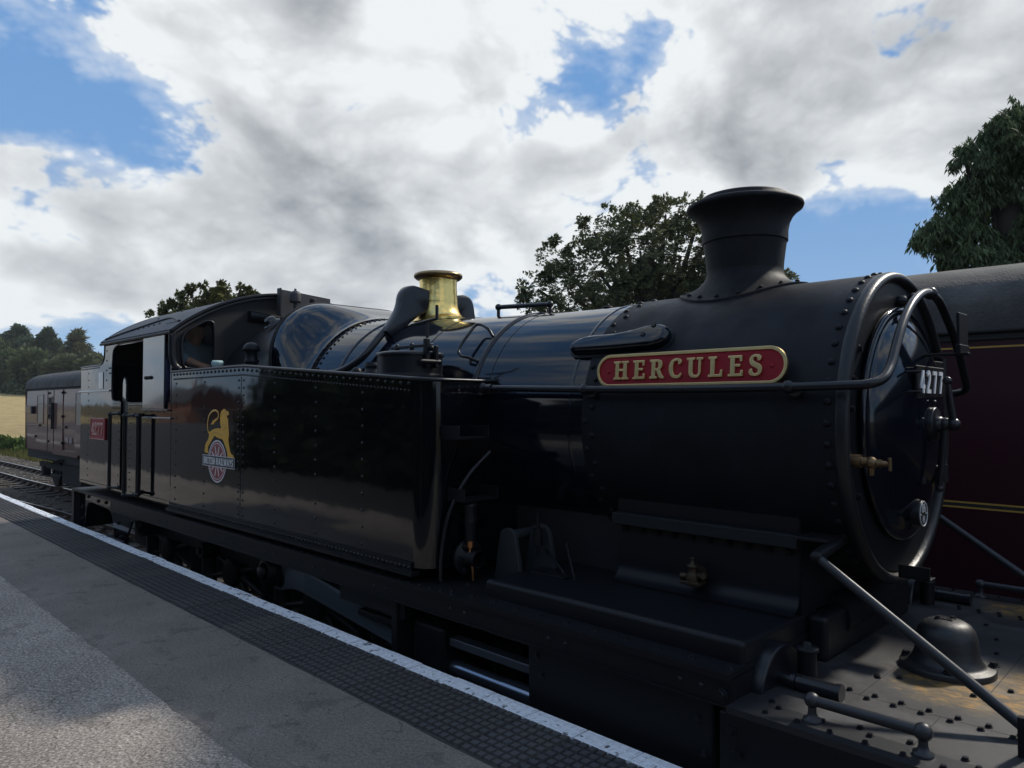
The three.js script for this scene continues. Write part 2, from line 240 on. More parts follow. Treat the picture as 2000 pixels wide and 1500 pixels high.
{
  const bf = (u, v) => { const x = lerp(-75, 25, u), z0 = shiftA(x) - 1.2, z1 = railB(x) - 3.6; const z = lerp(Math.max(z0 + 2.6, 1.45), z1, v); return [x, -0.155 + 0.03 * gn(x * 1.3, z * 1.3) + 0.02 * gn(x * 5, z * 5), z]; };
  struct('ballast', [grid(300, 40, bf)], MT.ballast);
  // loose stones standing proud of the ballast
  const r = rng(21), st = new THREE.IcosahedronGeometry(0.03, 0), n = 7000, im = new THREE.InstancedMesh(clean(st), phys({ color: c3(0.16, 0.145, 0.125), roughness: 0.95 }), n), m = new THREE.Matrix4(), q = new THREE.Quaternion(), e = new THREE.Euler(), col = new THREE.Color();
  for (let i = 0; i < n; i++) { const x = -48 + r() * r() * 36, v = r(), z = lerp(shiftA(x) + 1.3, railB(x) - 2.6, v); e.set(r() * 6, r() * 6, r() * 6); q.setFromEuler(e); const s = 0.5 + r(); m.compose(V(x, -0.145, z), q, V(s, s * 0.8, s)); im.setMatrixAt(i, m); const k = 0.6 + r() * 0.8; col.setRGB(k, k * 0.97, k * 0.93); im.setColorAt(i, col); }
  im.name = 'ballast_stones'; im.userData.kind = 'structure'; scene.add(im);
}
function railLine(zf, x0, x1, n) {                                       // bull-head rail along a line z = zf(x)
  const sect = [[-0.034, 0, 1], [-0.034, -0.035, 0], [-0.010, -0.05, 0], [-0.010, -0.11, 0], [-0.034, -0.12, 0], [-0.034, -0.14, 0], [0.034, -0.14, 0], [0.034, -0.12, 0], [0.010, -0.11, 0], [0.010, -0.05, 0], [0.034, -0.035, 0], [0.034, 0, 0]];
  const f = (u, v) => { const x = lerp(x0, x1, u), s = sect[Math.round(v * (sect.length - 1))]; return [x, s[1], zf(x) + s[0]]; };
  return [grid(n, sect.length - 1, f), grid(n, 1, (u, v) => { const x = lerp(x0, x1, u); return [x, 0.003, zf(x) + (v - 0.5) * 0.06]; })];
}
function track(name, label, near, gauge, x0, x1, s0, s1, group) {
  const o = thing(name, label, 'railway track', [0, 0, 0]);
  for (const k of [0, 1]) { const [b, h] = railLine((x) => near(x) - k * gauge, x0, x1, 120); const R = part('rail', [b], MT.rail, o); part('rail_head', [h], MT.railHead, R, 'bright worn running surface'); }
  const sg = clean(rbox(-0.125, 0.125, -0.2, -0.125, -1.25, 1.25, 0.012, 1)); const cg = clean(join([box(-0.11, 0.11, -0.125, -0.06, -0.09, -0.035), box(-0.11, 0.11, -0.125, -0.06, 0.035, 0.09), box(-0.11, 0.11, -0.126, -0.105, -0.16, 0.16)]));
  const r = rng(9);
  for (let x = s0; x < s1; x += 0.72) {
    const m = new THREE.Mesh(sg, MT.sleeper); m.name = 'sleeper'; m.position.set(x, r() * 0.01, near(x) - gauge / 2); m.rotation.y = (r() - 0.5) * 0.03; m.castShadow = m.receiveShadow = true; o.add(m);
    for (const k of [0, 1]) { const c = new THREE.Mesh(cg, MT.rail); c.name = 'rail_chair'; c.position.set(0, 0, gauge / 2 - k * gauge); m.add(c); }
  }
  return o;
}
track('railway_track', 'railway track beside the platform edge under the black locomotive', (x) => 0.7175 + shiftA(x), 1.435, -75, 20, -40, -1);
track('railway_track', 'further railway track under the maroon coaches, behind the locomotive', railB, 1.25, -75, 20, -48, -17);

// platform: block, coarse grey tarmac, smooth dark strip, edge pavers
{
  const speck = (seed, base, amp, warm, spark) => { const r = rng(seed); return tex(1024, (u, v) => { const m = tn(u, v, 3, 4), n = r(); let k = base * (1 + 0.16 * m) + (n - 0.5) * amp + 1.1 * amp * tn(u, v, 170, 1) + 0.7 * amp * tn(u + 0.37, v + 0.11, 96, 1); k *= 1 - 0.28 * sstep(0.012, 0.0, Math.abs(tn(u + 0.5, v + 0.5, 3, 4) - 0.05)) - 0.14 * sstep(0.25, 0.5, tn(u + 0.7, v + 0.4, 7, 3)); const s = r(); if (s > 1 - spark) k += 0.15 + 0.25 * r(); return [k * (1 + warm), k, k * (1 - warm)]; }, true); };
  const MP = {
    dark: phys({ map: per(speck(11, 0.41, 0.10, 0.075, 0.0014), 1.7), roughness: 0.85, bumpMap: per(T.fine, 0.35), bumpScale: 0.0025 }),
    light: phys({ map: per(speck(12, 0.56, 0.24, 0.07, 0.005), 1.9), roughness: 0.92, bumpMap: per(T.fine, 0.3), bumpScale: 0.006 }),
    wall: phys({ color: c3(0.05, 0.045, 0.042), roughness: 0.9, bumpMap: per(T.grime, 0.4), bumpScale: 0.004 }),
    slab: phys({ color: c3(0.034, 0.034, 0.037), roughness: 0.78, bumpMap: per(T.fine, 0.2), bumpScale: 0.0016 }),
    paint: phys({ roughness: 0.75, map: per(tex(512, (u, v) => { const w = sstep(0.28, 0.44, tn(u, v, 10, 5) + 0.10 * tn(u, v, 90, 1)); const k = 0.87 + 0.06 * tn(u, v, 30, 2); return [lerp(k, 0.34, w), lerp(k + 0.012, 0.34, w), lerp(k + 0.03, 0.35, w)]; }, true), 0.7), bumpMap: per(T.fine, 0.15), bumpScale: 0.0012 }),
    joint: phys({ color: c3(0.11, 0.105, 0.095), roughness: 0.95 }),
  };
  struct('platform', [box(-60, 14, -0.4, 0.899, 1.52, 26)], MP.joint);
  struct('platform_wall', [box(-60, 14, -0.4, 0.84, 1.50, 1.519)], MP.wall);
  // dark strip and lighter tarmac; the seam between them is ragged
  const dk = grid(240, 6, (u, v) => { const x = lerp(-45, 8, u), z = lerp(1.935 + 0.012 * gn(x * 4, 3), 2.75, v); return [x, 0.9085 + 0.003 * gn(x * 0.6, z * 0.9), z]; });
  struct('asphalt_strip', [dk], MP.dark);
  const lt = grid(900, 24, (u, v) => { const x = lerp(-45, 8, u); const e = 2.655 + 0.03 * gn(x * 0.9, 1) + 0.022 * gn(x * 5, 2) + 0.014 * gn(x * 19, 5); const z = lerp(e, 4.35, v * v); return [x, 0.917 + 0.005 * gn(x * 0.4, z * 0.5) * Math.min(1, v * 3), z]; });
  struct('tarmac', [lt], MP.light);
  struct('tarmac_apron', [grid(4, 4, (u, v) => [lerp(-60, 14, u), 0.910, lerp(4.2, 26, v)])], phys({ color: c3(0.055, 0.054, 0.052), roughness: 0.92, bumpMap: per(T.fine, 0.3), bumpScale: 0.004 }));
  // every paver carries raised squares; its outer end is painted white
  const r = rng(4), W = 0.305, vars = [];
  for (let k = 0; k < 9; k++) {
    const a = [tr(new THREE.BoxGeometry(W - 0.012, 0.07, 0.417), 0, -0.047, 0.2085 + 0.108)], b = [tr(new THREE.BoxGeometry(W - 0.006, 0.08, 0.108), 0, -0.052 + 0.012, 0.054)];
    for (let i = 0; i < 6; i++) for (let j = 0; j < 10; j++) {
      const cx = (i - 2.5) * (W - 0.012) / 6, cz = 0.0265 + j * 0.0525, jit = () => (r() - 0.5) * 0.004, w = 0.0405, g = new THREE.BoxGeometry(w + jit(), 0.016, w + jit());
      const p = g.attributes.position; for (let q = 0; q < p.count; q++) if (p.getY(q) > 0) { p.setX(q, p.getX(q) * 0.84); p.setZ(q, p.getZ(q) * 0.84); }
      g.computeVertexNormals(); g.rotateY(jit() * 6); tr(g, cx + jit(), -0.006 + jit() * 0.4, cz + jit());
      if (j < 2) { if (r() > 0.02) b.push(tr(g, 0, 0.002, 0)); } else a.push(g);
    }
    const B2 = join(b), uvs = B2.attributes.uv, ox = r() * 9, oy = r() * 9; for (let q = 0; q < uvs.count; q++) uvs.setXY(q, uvs.getX(q) + ox, uvs.getY(q) + oy);
    vars.push([join(a), B2]);
  }
  const edge = thing('platform_edging', 'row of dark studded pavers with a white painted line along the platform edge', 'platform edging', [0, 0.915, 1.402]);
  const slabs = [[0.054, 0.053, 0.055], [0.047, 0.047, 0.050], [0.062, 0.060, 0.060], [0.070, 0.067, 0.064], [0.055, 0.053, 0.053]].map((c) => { const q = MP.slab.clone(); q.color = c3(...c); return q; });
  let k = 0;
  for (let x = -45; x < 4; x += W, k++) {
    const v = vars[Math.floor(r() * vars.length)], m = new THREE.Mesh(v[0], slabs[Math.floor(r() * slabs.length)]); m.name = 'paver'; m.position.set(x, (r() - 0.5) * 0.007, (r() - 0.5) * 0.006); m.rotation.set((r() - 0.5) * 0.004, (r() - 0.5) * 0.006, (r() - 0.5) * 0.006);
    const p = new THREE.Mesh(v[1], MP.paint); p.name = 'white_line'; m.castShadow = p.castShadow = m.receiveShadow = p.receiveShadow = true; m.add(p); edge.add(m);
  }
}

// ------------------------------------------------------------------ the locomotive
const loco = thing('steam_locomotive', 'large black side-tank steam locomotive with brass safety valve and red nameplate, standing at the platform', 'steam locomotive');
const AX = 2.30;                                                        // boiler centre line height
const cylPt = (x, deg, r) => [x, AX + r * Math.sin(deg * Math.PI / 180), r * Math.cos(deg * Math.PI / 180)];
const bend = (g, R) => { const p = g.attributes.position; for (let i = 0; i < p.count; i++) { const s = p.getY(i) / R, h = R + p.getZ(i); p.setXYZ(i, p.getX(i), AX + h * Math.sin(s), h * Math.cos(s)); } g.computeVertexNormals(); return g; };
// a collar that grows out of a round stem and settles on a barrel of radius R lying along x
function saddle(x0, r0, y0, r1, R, ex = 1, lip = 0.012) {
  return [grid(72, 14, (u, v) => { const a = u * Math.PI * 2, t = v * Math.PI / 2, r = r0 + (r1 - r0) * (1 - Math.cos(t)) , z = r * Math.sin(a), s = AX + Math.sqrt(Math.max(0, R * R - z * z)) + lip; return [x0 + r * Math.cos(a) * ex, lerp(y0, s, Math.sin(t)), z]; }),
    grid(72, 1, (u, v) => { const a = u * Math.PI * 2, z = r1 * Math.sin(a); return [x0 + r1 * Math.cos(a) * ex, AX + Math.sqrt(Math.max(0, R * R - z * z)) + lip - v * (lip + 0.01), z]; })];
}

// boiler barrel
{
  const prof = [[0.905, -5.70], [0.90, -5.6], [0.862, -5.1], [0.836, -4.7], [0.812, -4.3], [0.80, -4.0], [0.787, -3.7], [0.775, -3.45], [0.770, -3.0], [0.769, -2.70]];
  const b = part('boiler', [latheX(prof, 0, AX, 0, 128)], M.boiler, loco, 'glossy black tapered boiler barrel');
  const band = (x, r, w, h) => latheX([[r, -w], [r + h, -w * 0.7], [r + h * 1.2, 0], [r + h, w * 0.7], [r, w]], x, AX, 0, 96);
  part('boiler_band', [band(-5.28, 0.876, 0.024, 0.008)], M.boiler, b);
  part('boiler_band', [band(-4.33, 0.812, 0.006, 0.004)], M.soot, b);
  part('boiler_band', [band(-3.66, 0.785, 0.022, 0.011)], M.pipe, b);
  part('boiler_band', [band(-3.52, 0.777, 0.004, 0.003)], M.soot, b);
  part('boiler_band', [band(-2.80, 0.770, 0.012, 0.004)], M.boiler, b);
  part('washout_plug', [tr(lathe([[0, 0.012], [0.028, 0.01], [0.034, 0]], 16), -3.02, 3.066, 0.10)], M.soot, b);
  // inspection panel outline and the grab loop
  part('grab_rail', [pathTube([cylPt(-3.70, 48, 0.79), cylPt(-3.74, 50, 0.84), cylPt(-3.86, 52, 0.865), cylPt(-3.86, 45, 0.865), cylPt(-3.85, 34, 0.865), cylPt(-3.82, 32, 0.85), cylPt(-3.74, 31, 0.84), cylPt(-3.70, 31, 0.79)], 0.011, 80)], M.pipe, b);
  part('grab_rail', [rod([-4.17, 3.185, 0.02], [-3.62, 3.155, 0.02], 0.018), ball(-4.17, 3.185, 0.02, 0.027), ball(-3.62, 3.155, 0.02, 0.027), rod([-4.17, 3.185, 0.02], [-4.17, 3.09, 0.02], 0.013), rod([-3.62, 3.155, 0.02], [-3.62, 3.07, 0.02], 0.013)], M.pipe, b);
}
// firebox: square-shouldered at the cab, flaring into the round barrel
{
  const sec = [[-7.56, 0.82, 3.20, 0.66, 1.45], [-6.95, 0.86, 3.29, 0.64, 1.45], [-6.40, 0.885, 3.362, 0.58, 1.45], [-6.29, 0.888, 3.37, 0.56, 1.45]];
  const pt = (x, w, yt, rc, yb, v) => { const s = Math.sign(v - 0.5), a = Math.abs(v - 0.5) * 2; if (a < 0.2) return [x, yt, s * (w - rc) * a / 0.2]; if (a < 0.7) { const t = (a - 0.2) / 0.5 * Math.PI / 2; return [x, yt - rc + rc * Math.cos(t), s * (w - rc + rc * Math.sin(t))]; } return [x, lerp(yt - rc, yb, (a - 0.7) / 0.3), s * w]; };
  const inter = (S, u) => { const k = Math.min(S.length - 2, Math.floor(u * (S.length - 1))), t = u * (S.length - 1) - k; return S[k].map((q, i) => lerp(q, S[k + 1][i], t)); };
  const fb = part('firebox', [grid(24, 96, (u, v) => { const [x, w, yt, rc, yb] = inter(sec, u); return pt(x, w, yt, rc, yb, v); })], M.fbox, loco, 'glossy black square-shouldered firebox in front of the cab');
  part('firebox_shoulder', [grid(30, 96, (u, v) => { const t = sm(u), x = lerp(-6.25, -5.66, u); return pt(x, lerp(0.885, 0.925, t), lerp(3.38, 3.215, t * 0.9 + 0.1 * u), lerp(0.52, 0.91, t), lerp(1.45, 2.0, t), v); }), grid(1, 96, (u, v) => pt(-5.66, lerp(0.925, 0.88, u), lerp(3.215, 3.17, u), lerp(0.91, 0.87, u), 2.0, v))], M.boiler, fb);
  part('firebox_band', [grid(5, 96, (u, v) => { const h = 0.012 * Math.sin(Math.PI * u); return pt(lerp(-6.30, -6.24, u), 0.892 + h, 3.382 + h, 0.54, 1.45, v); })], M.soot, fb);
  const rv = []; for (let i = 0; i <= 44; i++) { const a = lerp(14, 166, i / 44); rv.push(place(RIVET(0.013), cylPt(-5.60, a, 0.905), [0.1, Math.sin(a * Math.PI / 180), Math.cos(a * Math.PI / 180)])); }
  part('rivets', rv, M.boiler, fb, undefined, 'stuff');
  part('washout_dome', [place(lathe([[0, 0.075], [0.035, 0.07], [0.055, 0.05], [0.062, 0.02], [0.085, 0.012], [0.09, 0]], 24), [-6.62, 3.19, 0.70], [0, 0.78, 0.62])], M.gloss, fb);
}
// smokebox with its door end
const smokebox = part('smokebox', [latheX([[0.772, -2.70], [0.780, -2.695], [0.780, -1.24]], 0, AX, 0, 128), latheX([[0.77, -2.70], [0.60, -2.70]], 0, AX, 0, 64)], M.smoke, loco, 'matt black smokebox');
{
  const rv = [];
  for (let i = 0; i < 52; i++) { const a = i * 360 / 52 + 2; if (a > 236 && a < 304) continue; rv.push([cylPt(-1.295, a, 0.779), [0, Math.sin(a * Math.PI / 180), Math.cos(a * Math.PI / 180)]]); }
  for (let i = 0; i < 60; i++) { const a = i * 6 + 1; if (a > 236 && a < 304) continue; const n = [0, Math.sin(a * Math.PI / 180), Math.cos(a * Math.PI / 180)]; rv.push([cylPt(i % 2 ? -2.62 : -2.665, a, 0.779), n]); }
  pieces('rivet', RIVET(0.0185), M.smoke, rv, smokebox);
  part('front_ring', [latheX([[0.779, -1.262], [0.788, -1.256], [0.790, -1.236], [0.783, -1.215], [0.768, -1.205], [0.750, -1.209], [0.737, -1.222], [0.733, -1.245]], 0, AX - 0.004, 0, 128)], M.ring, smokebox, 'polished angle ring round the smokebox front');
  part('front_plate', [latheX([[0.73, -1.238], [0.0, -1.238]], 0, AX, 0, 96)], M.satin, smokebox);
  pieces('bolt', BOLT(0.014), M.pipe, [8, 20, 34, 152, 166, 178, 192, 208, 332, 348].map((a) => [[-1.236, AX + 0.655 * Math.sin(a * Math.PI / 180), 0.655 * Math.cos(a * Math.PI / 180)], [1, 0, 0]]), smokebox);
}
{
  const DY = 2.318, door = part('smokebox_door', [latheX([[0.555, -1.236], [0.582, -1.232], [0.592, -1.218], [0.586, -1.204], [0.566, -1.198], [0.552, -1.204], [0.545, -1.206], [0.530, -1.196], [0.50, -1.178], [0.44, -1.150], [0.36, -1.122], [0.27, -1.100], [0.16, -1.087], [0, -1.083]], 0, DY, 0, 128)], M.boiler, loco, 'glossy domed smokebox door');
  part('door_boss', [latheX([[0.085, -1.10], [0.085, -1.07], [0.078, -1.062], [0.04, -1.06], [0.036, -1.04], [0.028, -1.035], [0.026, -0.985], [0.020, -0.978], [0, -0.978]], 0, 2.312, 0, 40)], M.pipe, door);
  part('door_handle', [rod([-0.992, 2.312, 0], [-1.012, 2.52, 0.02], 0.019, 0.014), ball(-1.012, 2.525, 0.02, 0.022), ball(-0.992, 2.312, 0, 0.032)], M.pipe, door);
  part('door_handle', [rod([-1.03, 2.312, 0], [-1.055, 2.00, 0.015], 0.019, 0.014), ball(-1.055, 1.997, 0.015, 0.018), ball(-1.03, 2.312, 0, 0.034)], M.pipe, door);
  for (const y of [2.62, 2.02]) part('hinge_strap', [rbox(-1.205, -1.185, y - 0.03, y + 0.03, -0.62, -0.42, 0.006), rod([-1.2, y - 0.05, -0.635], [-1.2, y + 0.05, -0.635], 0.022)], M.pipe, door);
  part('door_bar', [rbox(-1.11, -1.09, 2.0, 2.10, -0.16, -0.10, 0.006), rbox(-1.13, -1.10, 2.02, 2.08, 0.06, 0.1, 0.006)], M.pipe, door);
  // number plate
  const np = part('number_plate', [rbox(-1.102, -1.085, 2.442, 2.598, -0.225, 0.225, 0.006)], M.satin, door, 'black plate with white number 4277');
  let z = 0.19; for (const ch of '4277') { const g = letter(ch, 'sans', 0.112, 0.006, 0, 0.80); const w = g.boundingBox.max.x; g.rotateY(Math.PI / 2); tr(g, -1.0855, 2.465, z); part('numeral', [g], M.white, np); z -= 0.101; void w; }
  part('plate_stud', [rod([-1.12, 2.565, 0.27], [-1.06, 2.565, 0.27], 0.006), rod([-1.12, 2.47, 0.27], [-1.06, 2.47, 0.27], 0.006), ball(-1.07, 2.42, 0.02, 0.012)], M.pipe, np);
  // shed plate
  const sp = part('shed_plate', [latheX([[0, 0.012], [0.062, 0.012], [0.066, 0.008], [0.066, -0.03]], 0, 0, 0, 40).translate(-1.13, 1.87, 0.05)], M.bannerBlack, door, 'small round black shed plate with white figures');
  part('plate_rim', [new THREE.TorusGeometry(0.060, 0.0028, 6, 40).rotateY(Math.PI / 2).translate(-1.117, 1.87, 0.05)], M.shed, sp);
  const put = (ch, s, y, zz) => { const g = letter(ch, 'light', s, 0.003, 0); g.rotateY(Math.PI / 2); tr(g, -1.118, y, zz); part('numeral', [g], M.shed, sp); };
  put('8', 0.042, 1.878, 0.078); put('6', 0.042, 1.878, 0.046); put('H', 0.032, 1.828, 0.062);
  part('plate_rim', [box(-1.1185, -1.1155, 1.868, 1.871, 0.082, 0.105), box(-1.1185, -1.1155, 1.868, 1.871, -0.005, 0.018)], M.shed, sp);
  // lamp iron on the door top
  part('lamp_iron', [rbox(-1.165, -1.15, 2.645, 2.76, -0.02, 0.02, 0.004), rbox(-1.16, -0.92, 2.648, 2.662, -0.02, 0.02, 0.004), rbox(-0.962, -0.948, 2.655, 2.855, -0.105, 0.05, 0.005), rbox(-0.966, -0.944, 2.655, 2.70, -0.11, 0.055, 0.004)], M.satin, door);
}
// brass cock on the smokebox front
part('brass_cock', [rod([-1.238, 2.16, 0.69], [-1.185, 2.16, 0.685], 0.034, 0.034, 6), rod([-1.185, 2.16, 0.685], [-1.16, 2.16, 0.68], 0.018), ball(-1.147, 2.155, 0.675, 0.027), rod([-1.147, 2.155, 0.675], [-1.085, 2.152, 0.672], 0.016, 0.012), rod([-1.12, 2.153, 0.673], [-1.105, 2.152, 0.672], 0.021, 0.021, 6), rod([-1.147, 2.155, 0.675], [-1.147, 2.10, 0.675], 0.017, 0.012, 6), rod([-1.085, 2.152, 0.672], [-1.07, 2.152, 0.671], 0.008), rod([-1.072, 2.18, 0.672], [-1.072, 2.124, 0.672], 0.008)], M.oldBrass, loco);
// chimney
{
  const cx = -2.077, ch = part('chimney', [saddle(cx, 0.219, 3.20, 0.378, 0.78, 1, 0.014), latheY([[0.219, 3.20], [0.2215, 3.24], [0.229, 3.30], [0.238, 3.365]], cx, 0, 0, 72)], M.chimney, loco, 'tall black chimney with a flared rim');
  part('chimney_cap', [latheY([[0.238, 3.365], [0.243, 3.367], [0.246, 3.372], [0.247, 3.43], [0.256, 3.475], [0.275, 3.515], [0.305, 3.548], [0.330, 3.565], [0.336, 3.578], [0.333, 3.592], [0.316, 3.600], [0.290, 3.607], [0.262, 3.612], [0.256, 3.632], [0.248, 3.642], [0.236, 3.640], [0.230, 3.62], [0.228, 3.4]], cx, 0, 0, 96)], M.chimney, ch);
  const rv = []; for (let i = 0; i < 18; i++) { const a = i * 20 + 9, z = 0.345 * Math.sin(a * Math.PI / 180), y = AX + Math.sqrt(0.78 ** 2 - z * z) + 0.02; rv.push([[cx + 0.345 * Math.cos(a * Math.PI / 180), y, z], [0, 1, z]]); }
  pieces('rivet', RIVET(0.015), M.chimney, rv, ch);
}
// safety valve bonnet with its clack boxes
{
  const sx = -4.95, sv = part('safety_valve_bonnet', [saddle(sx, 0.171, 3.30, 0.262, 0.852, 1.0, 0.008), latheY([[0.171, 3.30], [0.1655, 3.36], [0.162, 3.43], [0.163, 3.485], [0.169, 3.497]], sx, 0, 0, 72)], M.brass, loco, 'polished brass safety valve bonnet');
  part('bonnet_rim', [latheY([[0.167, 3.495], [0.19, 3.50], [0.209, 3.515], [0.213, 3.532], [0.207, 3.546], [0.19, 3.553], [0.165, 3.556], [0.150, 3.545], [0.146, 3.40]], sx, 0, 0, 72)], phys({ color: c3(0.30, 0.21, 0.11), metalness: 1, roughness: 0.3 }), sv);
  const cs = () => { const s = new THREE.Shape(); s.moveTo(0.10, 3.36); s.lineTo(0.29, 3.385); s.bezierCurveTo(0.37, 3.39, 0.40, 3.34, 0.41, 3.28); s.bezierCurveTo(0.42, 3.19, 0.48, 3.11, 0.565, 3.01); s.lineTo(0.53, 2.985); s.lineTo(0.44, 3.045); s.bezierCurveTo(0.36, 3.10, 0.26, 3.20, 0.10, 3.25); s.closePath(); return s; };
  for (const k of [1, -1]) { const g = clean(ext(cs(), 0.062, 0.025, 16)); g.rotateY(-Math.PI / 2); let gg = tr(g, sx + 0.045, 0, 0); if (k < 0) gg = tr(mz(gg).scale(1, 1, 0.86), 0, -0.02, 0); part('clack_box', [toCreasedNormals(gg, 0.7)], M.clack, loco, k > 0 ? 'black cased clack box on the near side of the brass bonnet' : 'black cased clack box on the far side of the brass bonnet');
    part('feed_pipe', [pathTube([[-4.95, 3.03, k * 0.545], [-4.93, 2.96, k * 0.625], [-4.93, 2.86, k * 0.715], [-4.97, 2.77, k * 0.785], [-5.12, 2.69, k * 0.84], [-5.35, 2.66, k * 0.86]], 0.03, 50)], M.pipe, loco); }
}
// cased ejector pipe on the smokebox side
{
  const D = Math.PI / 180, R = 0.78, P = [[-2.86, 33], [-2.845, 35.6], [-2.79, 38.2], [-2.70, 39.2], [-2.56, 39.2], [-2.44, 40.3], [-2.34, 42.0], [-2.26, 42.2], [-2.205, 40.2], [-2.185, 36.5], [-2.205, 33.2], [-2.27, 31.4], [-2.5, 30.8], [-2.72, 30.8], [-2.83, 31.3]];
  const curve = new THREE.SplineCurve(P.map(([x, a]) => new THREE.Vector2(x, a * D * R)).concat([new THREE.Vector2(-2.86, 33 * D * R)]));
  const s = new THREE.Shape(curve.getPoints(70).slice(0, -1));
  const g = new THREE.ExtrudeGeometry(s, { depth: 0.025, bevelEnabled: true, bevelSize: 0.03, bevelThickness: 0.04, bevelSegments: 6, bevelOffset: -0.03, curveSegments: 12 });
  const cover = part('ejector_cover', [toCreasedNormals(clean(bend(g, R)), 0.9)], M.boiler, loco, 'glossy black casing on the smokebox side above the nameplate');
  const g2 = new THREE.ExtrudeGeometry(s, { depth: 0.004, bevelEnabled: true, bevelSize: 0.016, bevelThickness: 0.003, bevelSegments: 1 });
  part('flange', [bend(g2, R)], M.smoke, cover);
  for (const [x, a] of [[-2.29, 40.5], [-2.335, 36.2]]) part('bolt', [place(BOLT(0.016), cylPt(x, a, R + 0.055), [0, Math.sin(a * D), Math.cos(a * D)])], M.satin, cover);
}
// nameplate
{
  const np = new THREE.Group(); np.name = 'nameplate'; np.userData.label = 'long red nameplate with rounded ends and brass letters HERCULES'; loco.add(np);
  np.position.set(-2.018, 2.594, 0.772); np.rotation.x = -5 * Math.PI / 180;
  const stad = (L, h) => { const s = new THREE.Shape(); s.moveTo(-L / 2 + h, -h); s.lineTo(L / 2 - h, -h); s.absarc(L / 2 - h, 0, h, -Math.PI / 2, Math.PI / 2); s.lineTo(-L / 2 + h, h); s.absarc(-L / 2 + h, 0, h, Math.PI / 2, Math.PI * 1.5); return s; };
  part('plate_face', [ext(stad(1.09, 0.084), 0.012, 0, 24)], M.red, np);
  part('bracket', [-0.4, 0, 0.4].map((bx) => rbox(bx - 0.02, bx + 0.02, 0.02, 0.05, -0.08, 0.0, 0.004)), M.smoke, np);
  const rim = stad(1.10, 0.089); rim.holes.push(new THREE.Path(stad(1.075, 0.0765).getPoints(24)));
  part('plate_border', [tr(ext(rim, 0.014, 0.002, 24), 0, 0, 0.004)], M.plateBrass, np);
  const w = {}; let tot = 0; const txt = 'HERCULES', gap = 0.029;
  const gs = [...txt].map((ch) => { const g = letter(ch, 'serif', 0.098, 0.010, 0.0025, 1.0); tot += g.boundingBox.max.x; return g; });
  const sc = (0.865 - gap * 7) / tot; let x = -0.4325;
  gs.forEach((g) => { const wd = g.boundingBox.max.x * sc; g.scale(sc, 1, 1); tr(g, x, -0.048, 0.012); x += wd + gap; part('letter', [g], M.plateBrass, np); });
  for (const s of [-1, 1]) part('rivet', [place(RIVET(0.011), [s * 0.475, -0.004, 0.012], [0, 0, 1])], M.red, np);
}
// side handrail running round the smokebox front
{
  const a = [[-3.46, 2.515, 0.86], [-3.35, 2.513, 0.853], [-2.62, 2.496, 0.842], [-2.0, 2.488, 0.842], [-1.44, 2.489, 0.842], [-1.2, 2.492, 0.84], [-1.105, 2.495, 0.835], [-1.062, 2.515, 0.785], [-1.056, 2.575, 0.695], [-1.06, 2.645, 0.625], [-1.066, 2.754, 0.515], [-1.072, 2.847, 0.388], [-1.077, 2.908, 0.268], [-1.082, 2.950, 0.135], [-1.09, 2.968, -0.02], [-1.099, 2.945, -0.205], [-1.106, 2.877, -0.36], [-1.112, 2.804, -0.498], [-1.119, 2.699, -0.645], [-1.124, 2.60, -0.755], [-1.132, 2.50, -0.835], [-1.18, 2.478, -0.86], [-1.4, 2.478, -0.86], [-3.4, 2.50, -0.86]];
  const h = part('handrail', [pathTube(a, 0.0205, 420, false, 14)], M.pipe, loco, 'long black handrail along the boiler side and over the smokebox door');
  const knob = (x, y, z, n) => part('handrail_knob', [ball(x, y, z, 0.031), rod([x, y, z], [x, y + n[1] * 0.1, z + n[2] * 0.1], 0.014), place(lathe([[0.034, 0], [0.034, 0.012], [0.016, 0.02]], 20), [x, y + n[1] * 0.085, z + n[2] * 0.085], [0, -n[1], -n[2]])], M.pipe, h);
  knob(-2.62, 2.496, 0.842, [0, -0.22, -0.8]); knob(-1.44, 2.489, 0.842, [0, -0.2, -0.8]); knob(-2.62, 2.49, -0.86, [0, -0.2, 0.9]);
  part('handrail_knob', [ball(-3.45, 2.515, 0.86, 0.036), rod([-3.5, 2.505, 0.86], [-3.36, 2.512, 0.855], 0.03), rod([-3.47, 2.53, 0.862], [-3.47, 2.47, 0.862], 0.03)], M.pipe, h);
  part('handrail_knob', [ball(-1.09, 2.968, -0.02, 0.032), rod([-1.24, 2.94, -0.01], [-1.09, 2.968, -0.02], 0.014), ball(-1.165, 2.952, -0.01, 0.025), latheX([[0.03, 0], [0.028, 0.03], [0.014, 0.05]], -1.238, 2.94, -0.01, 20)], M.pipe, h);
}
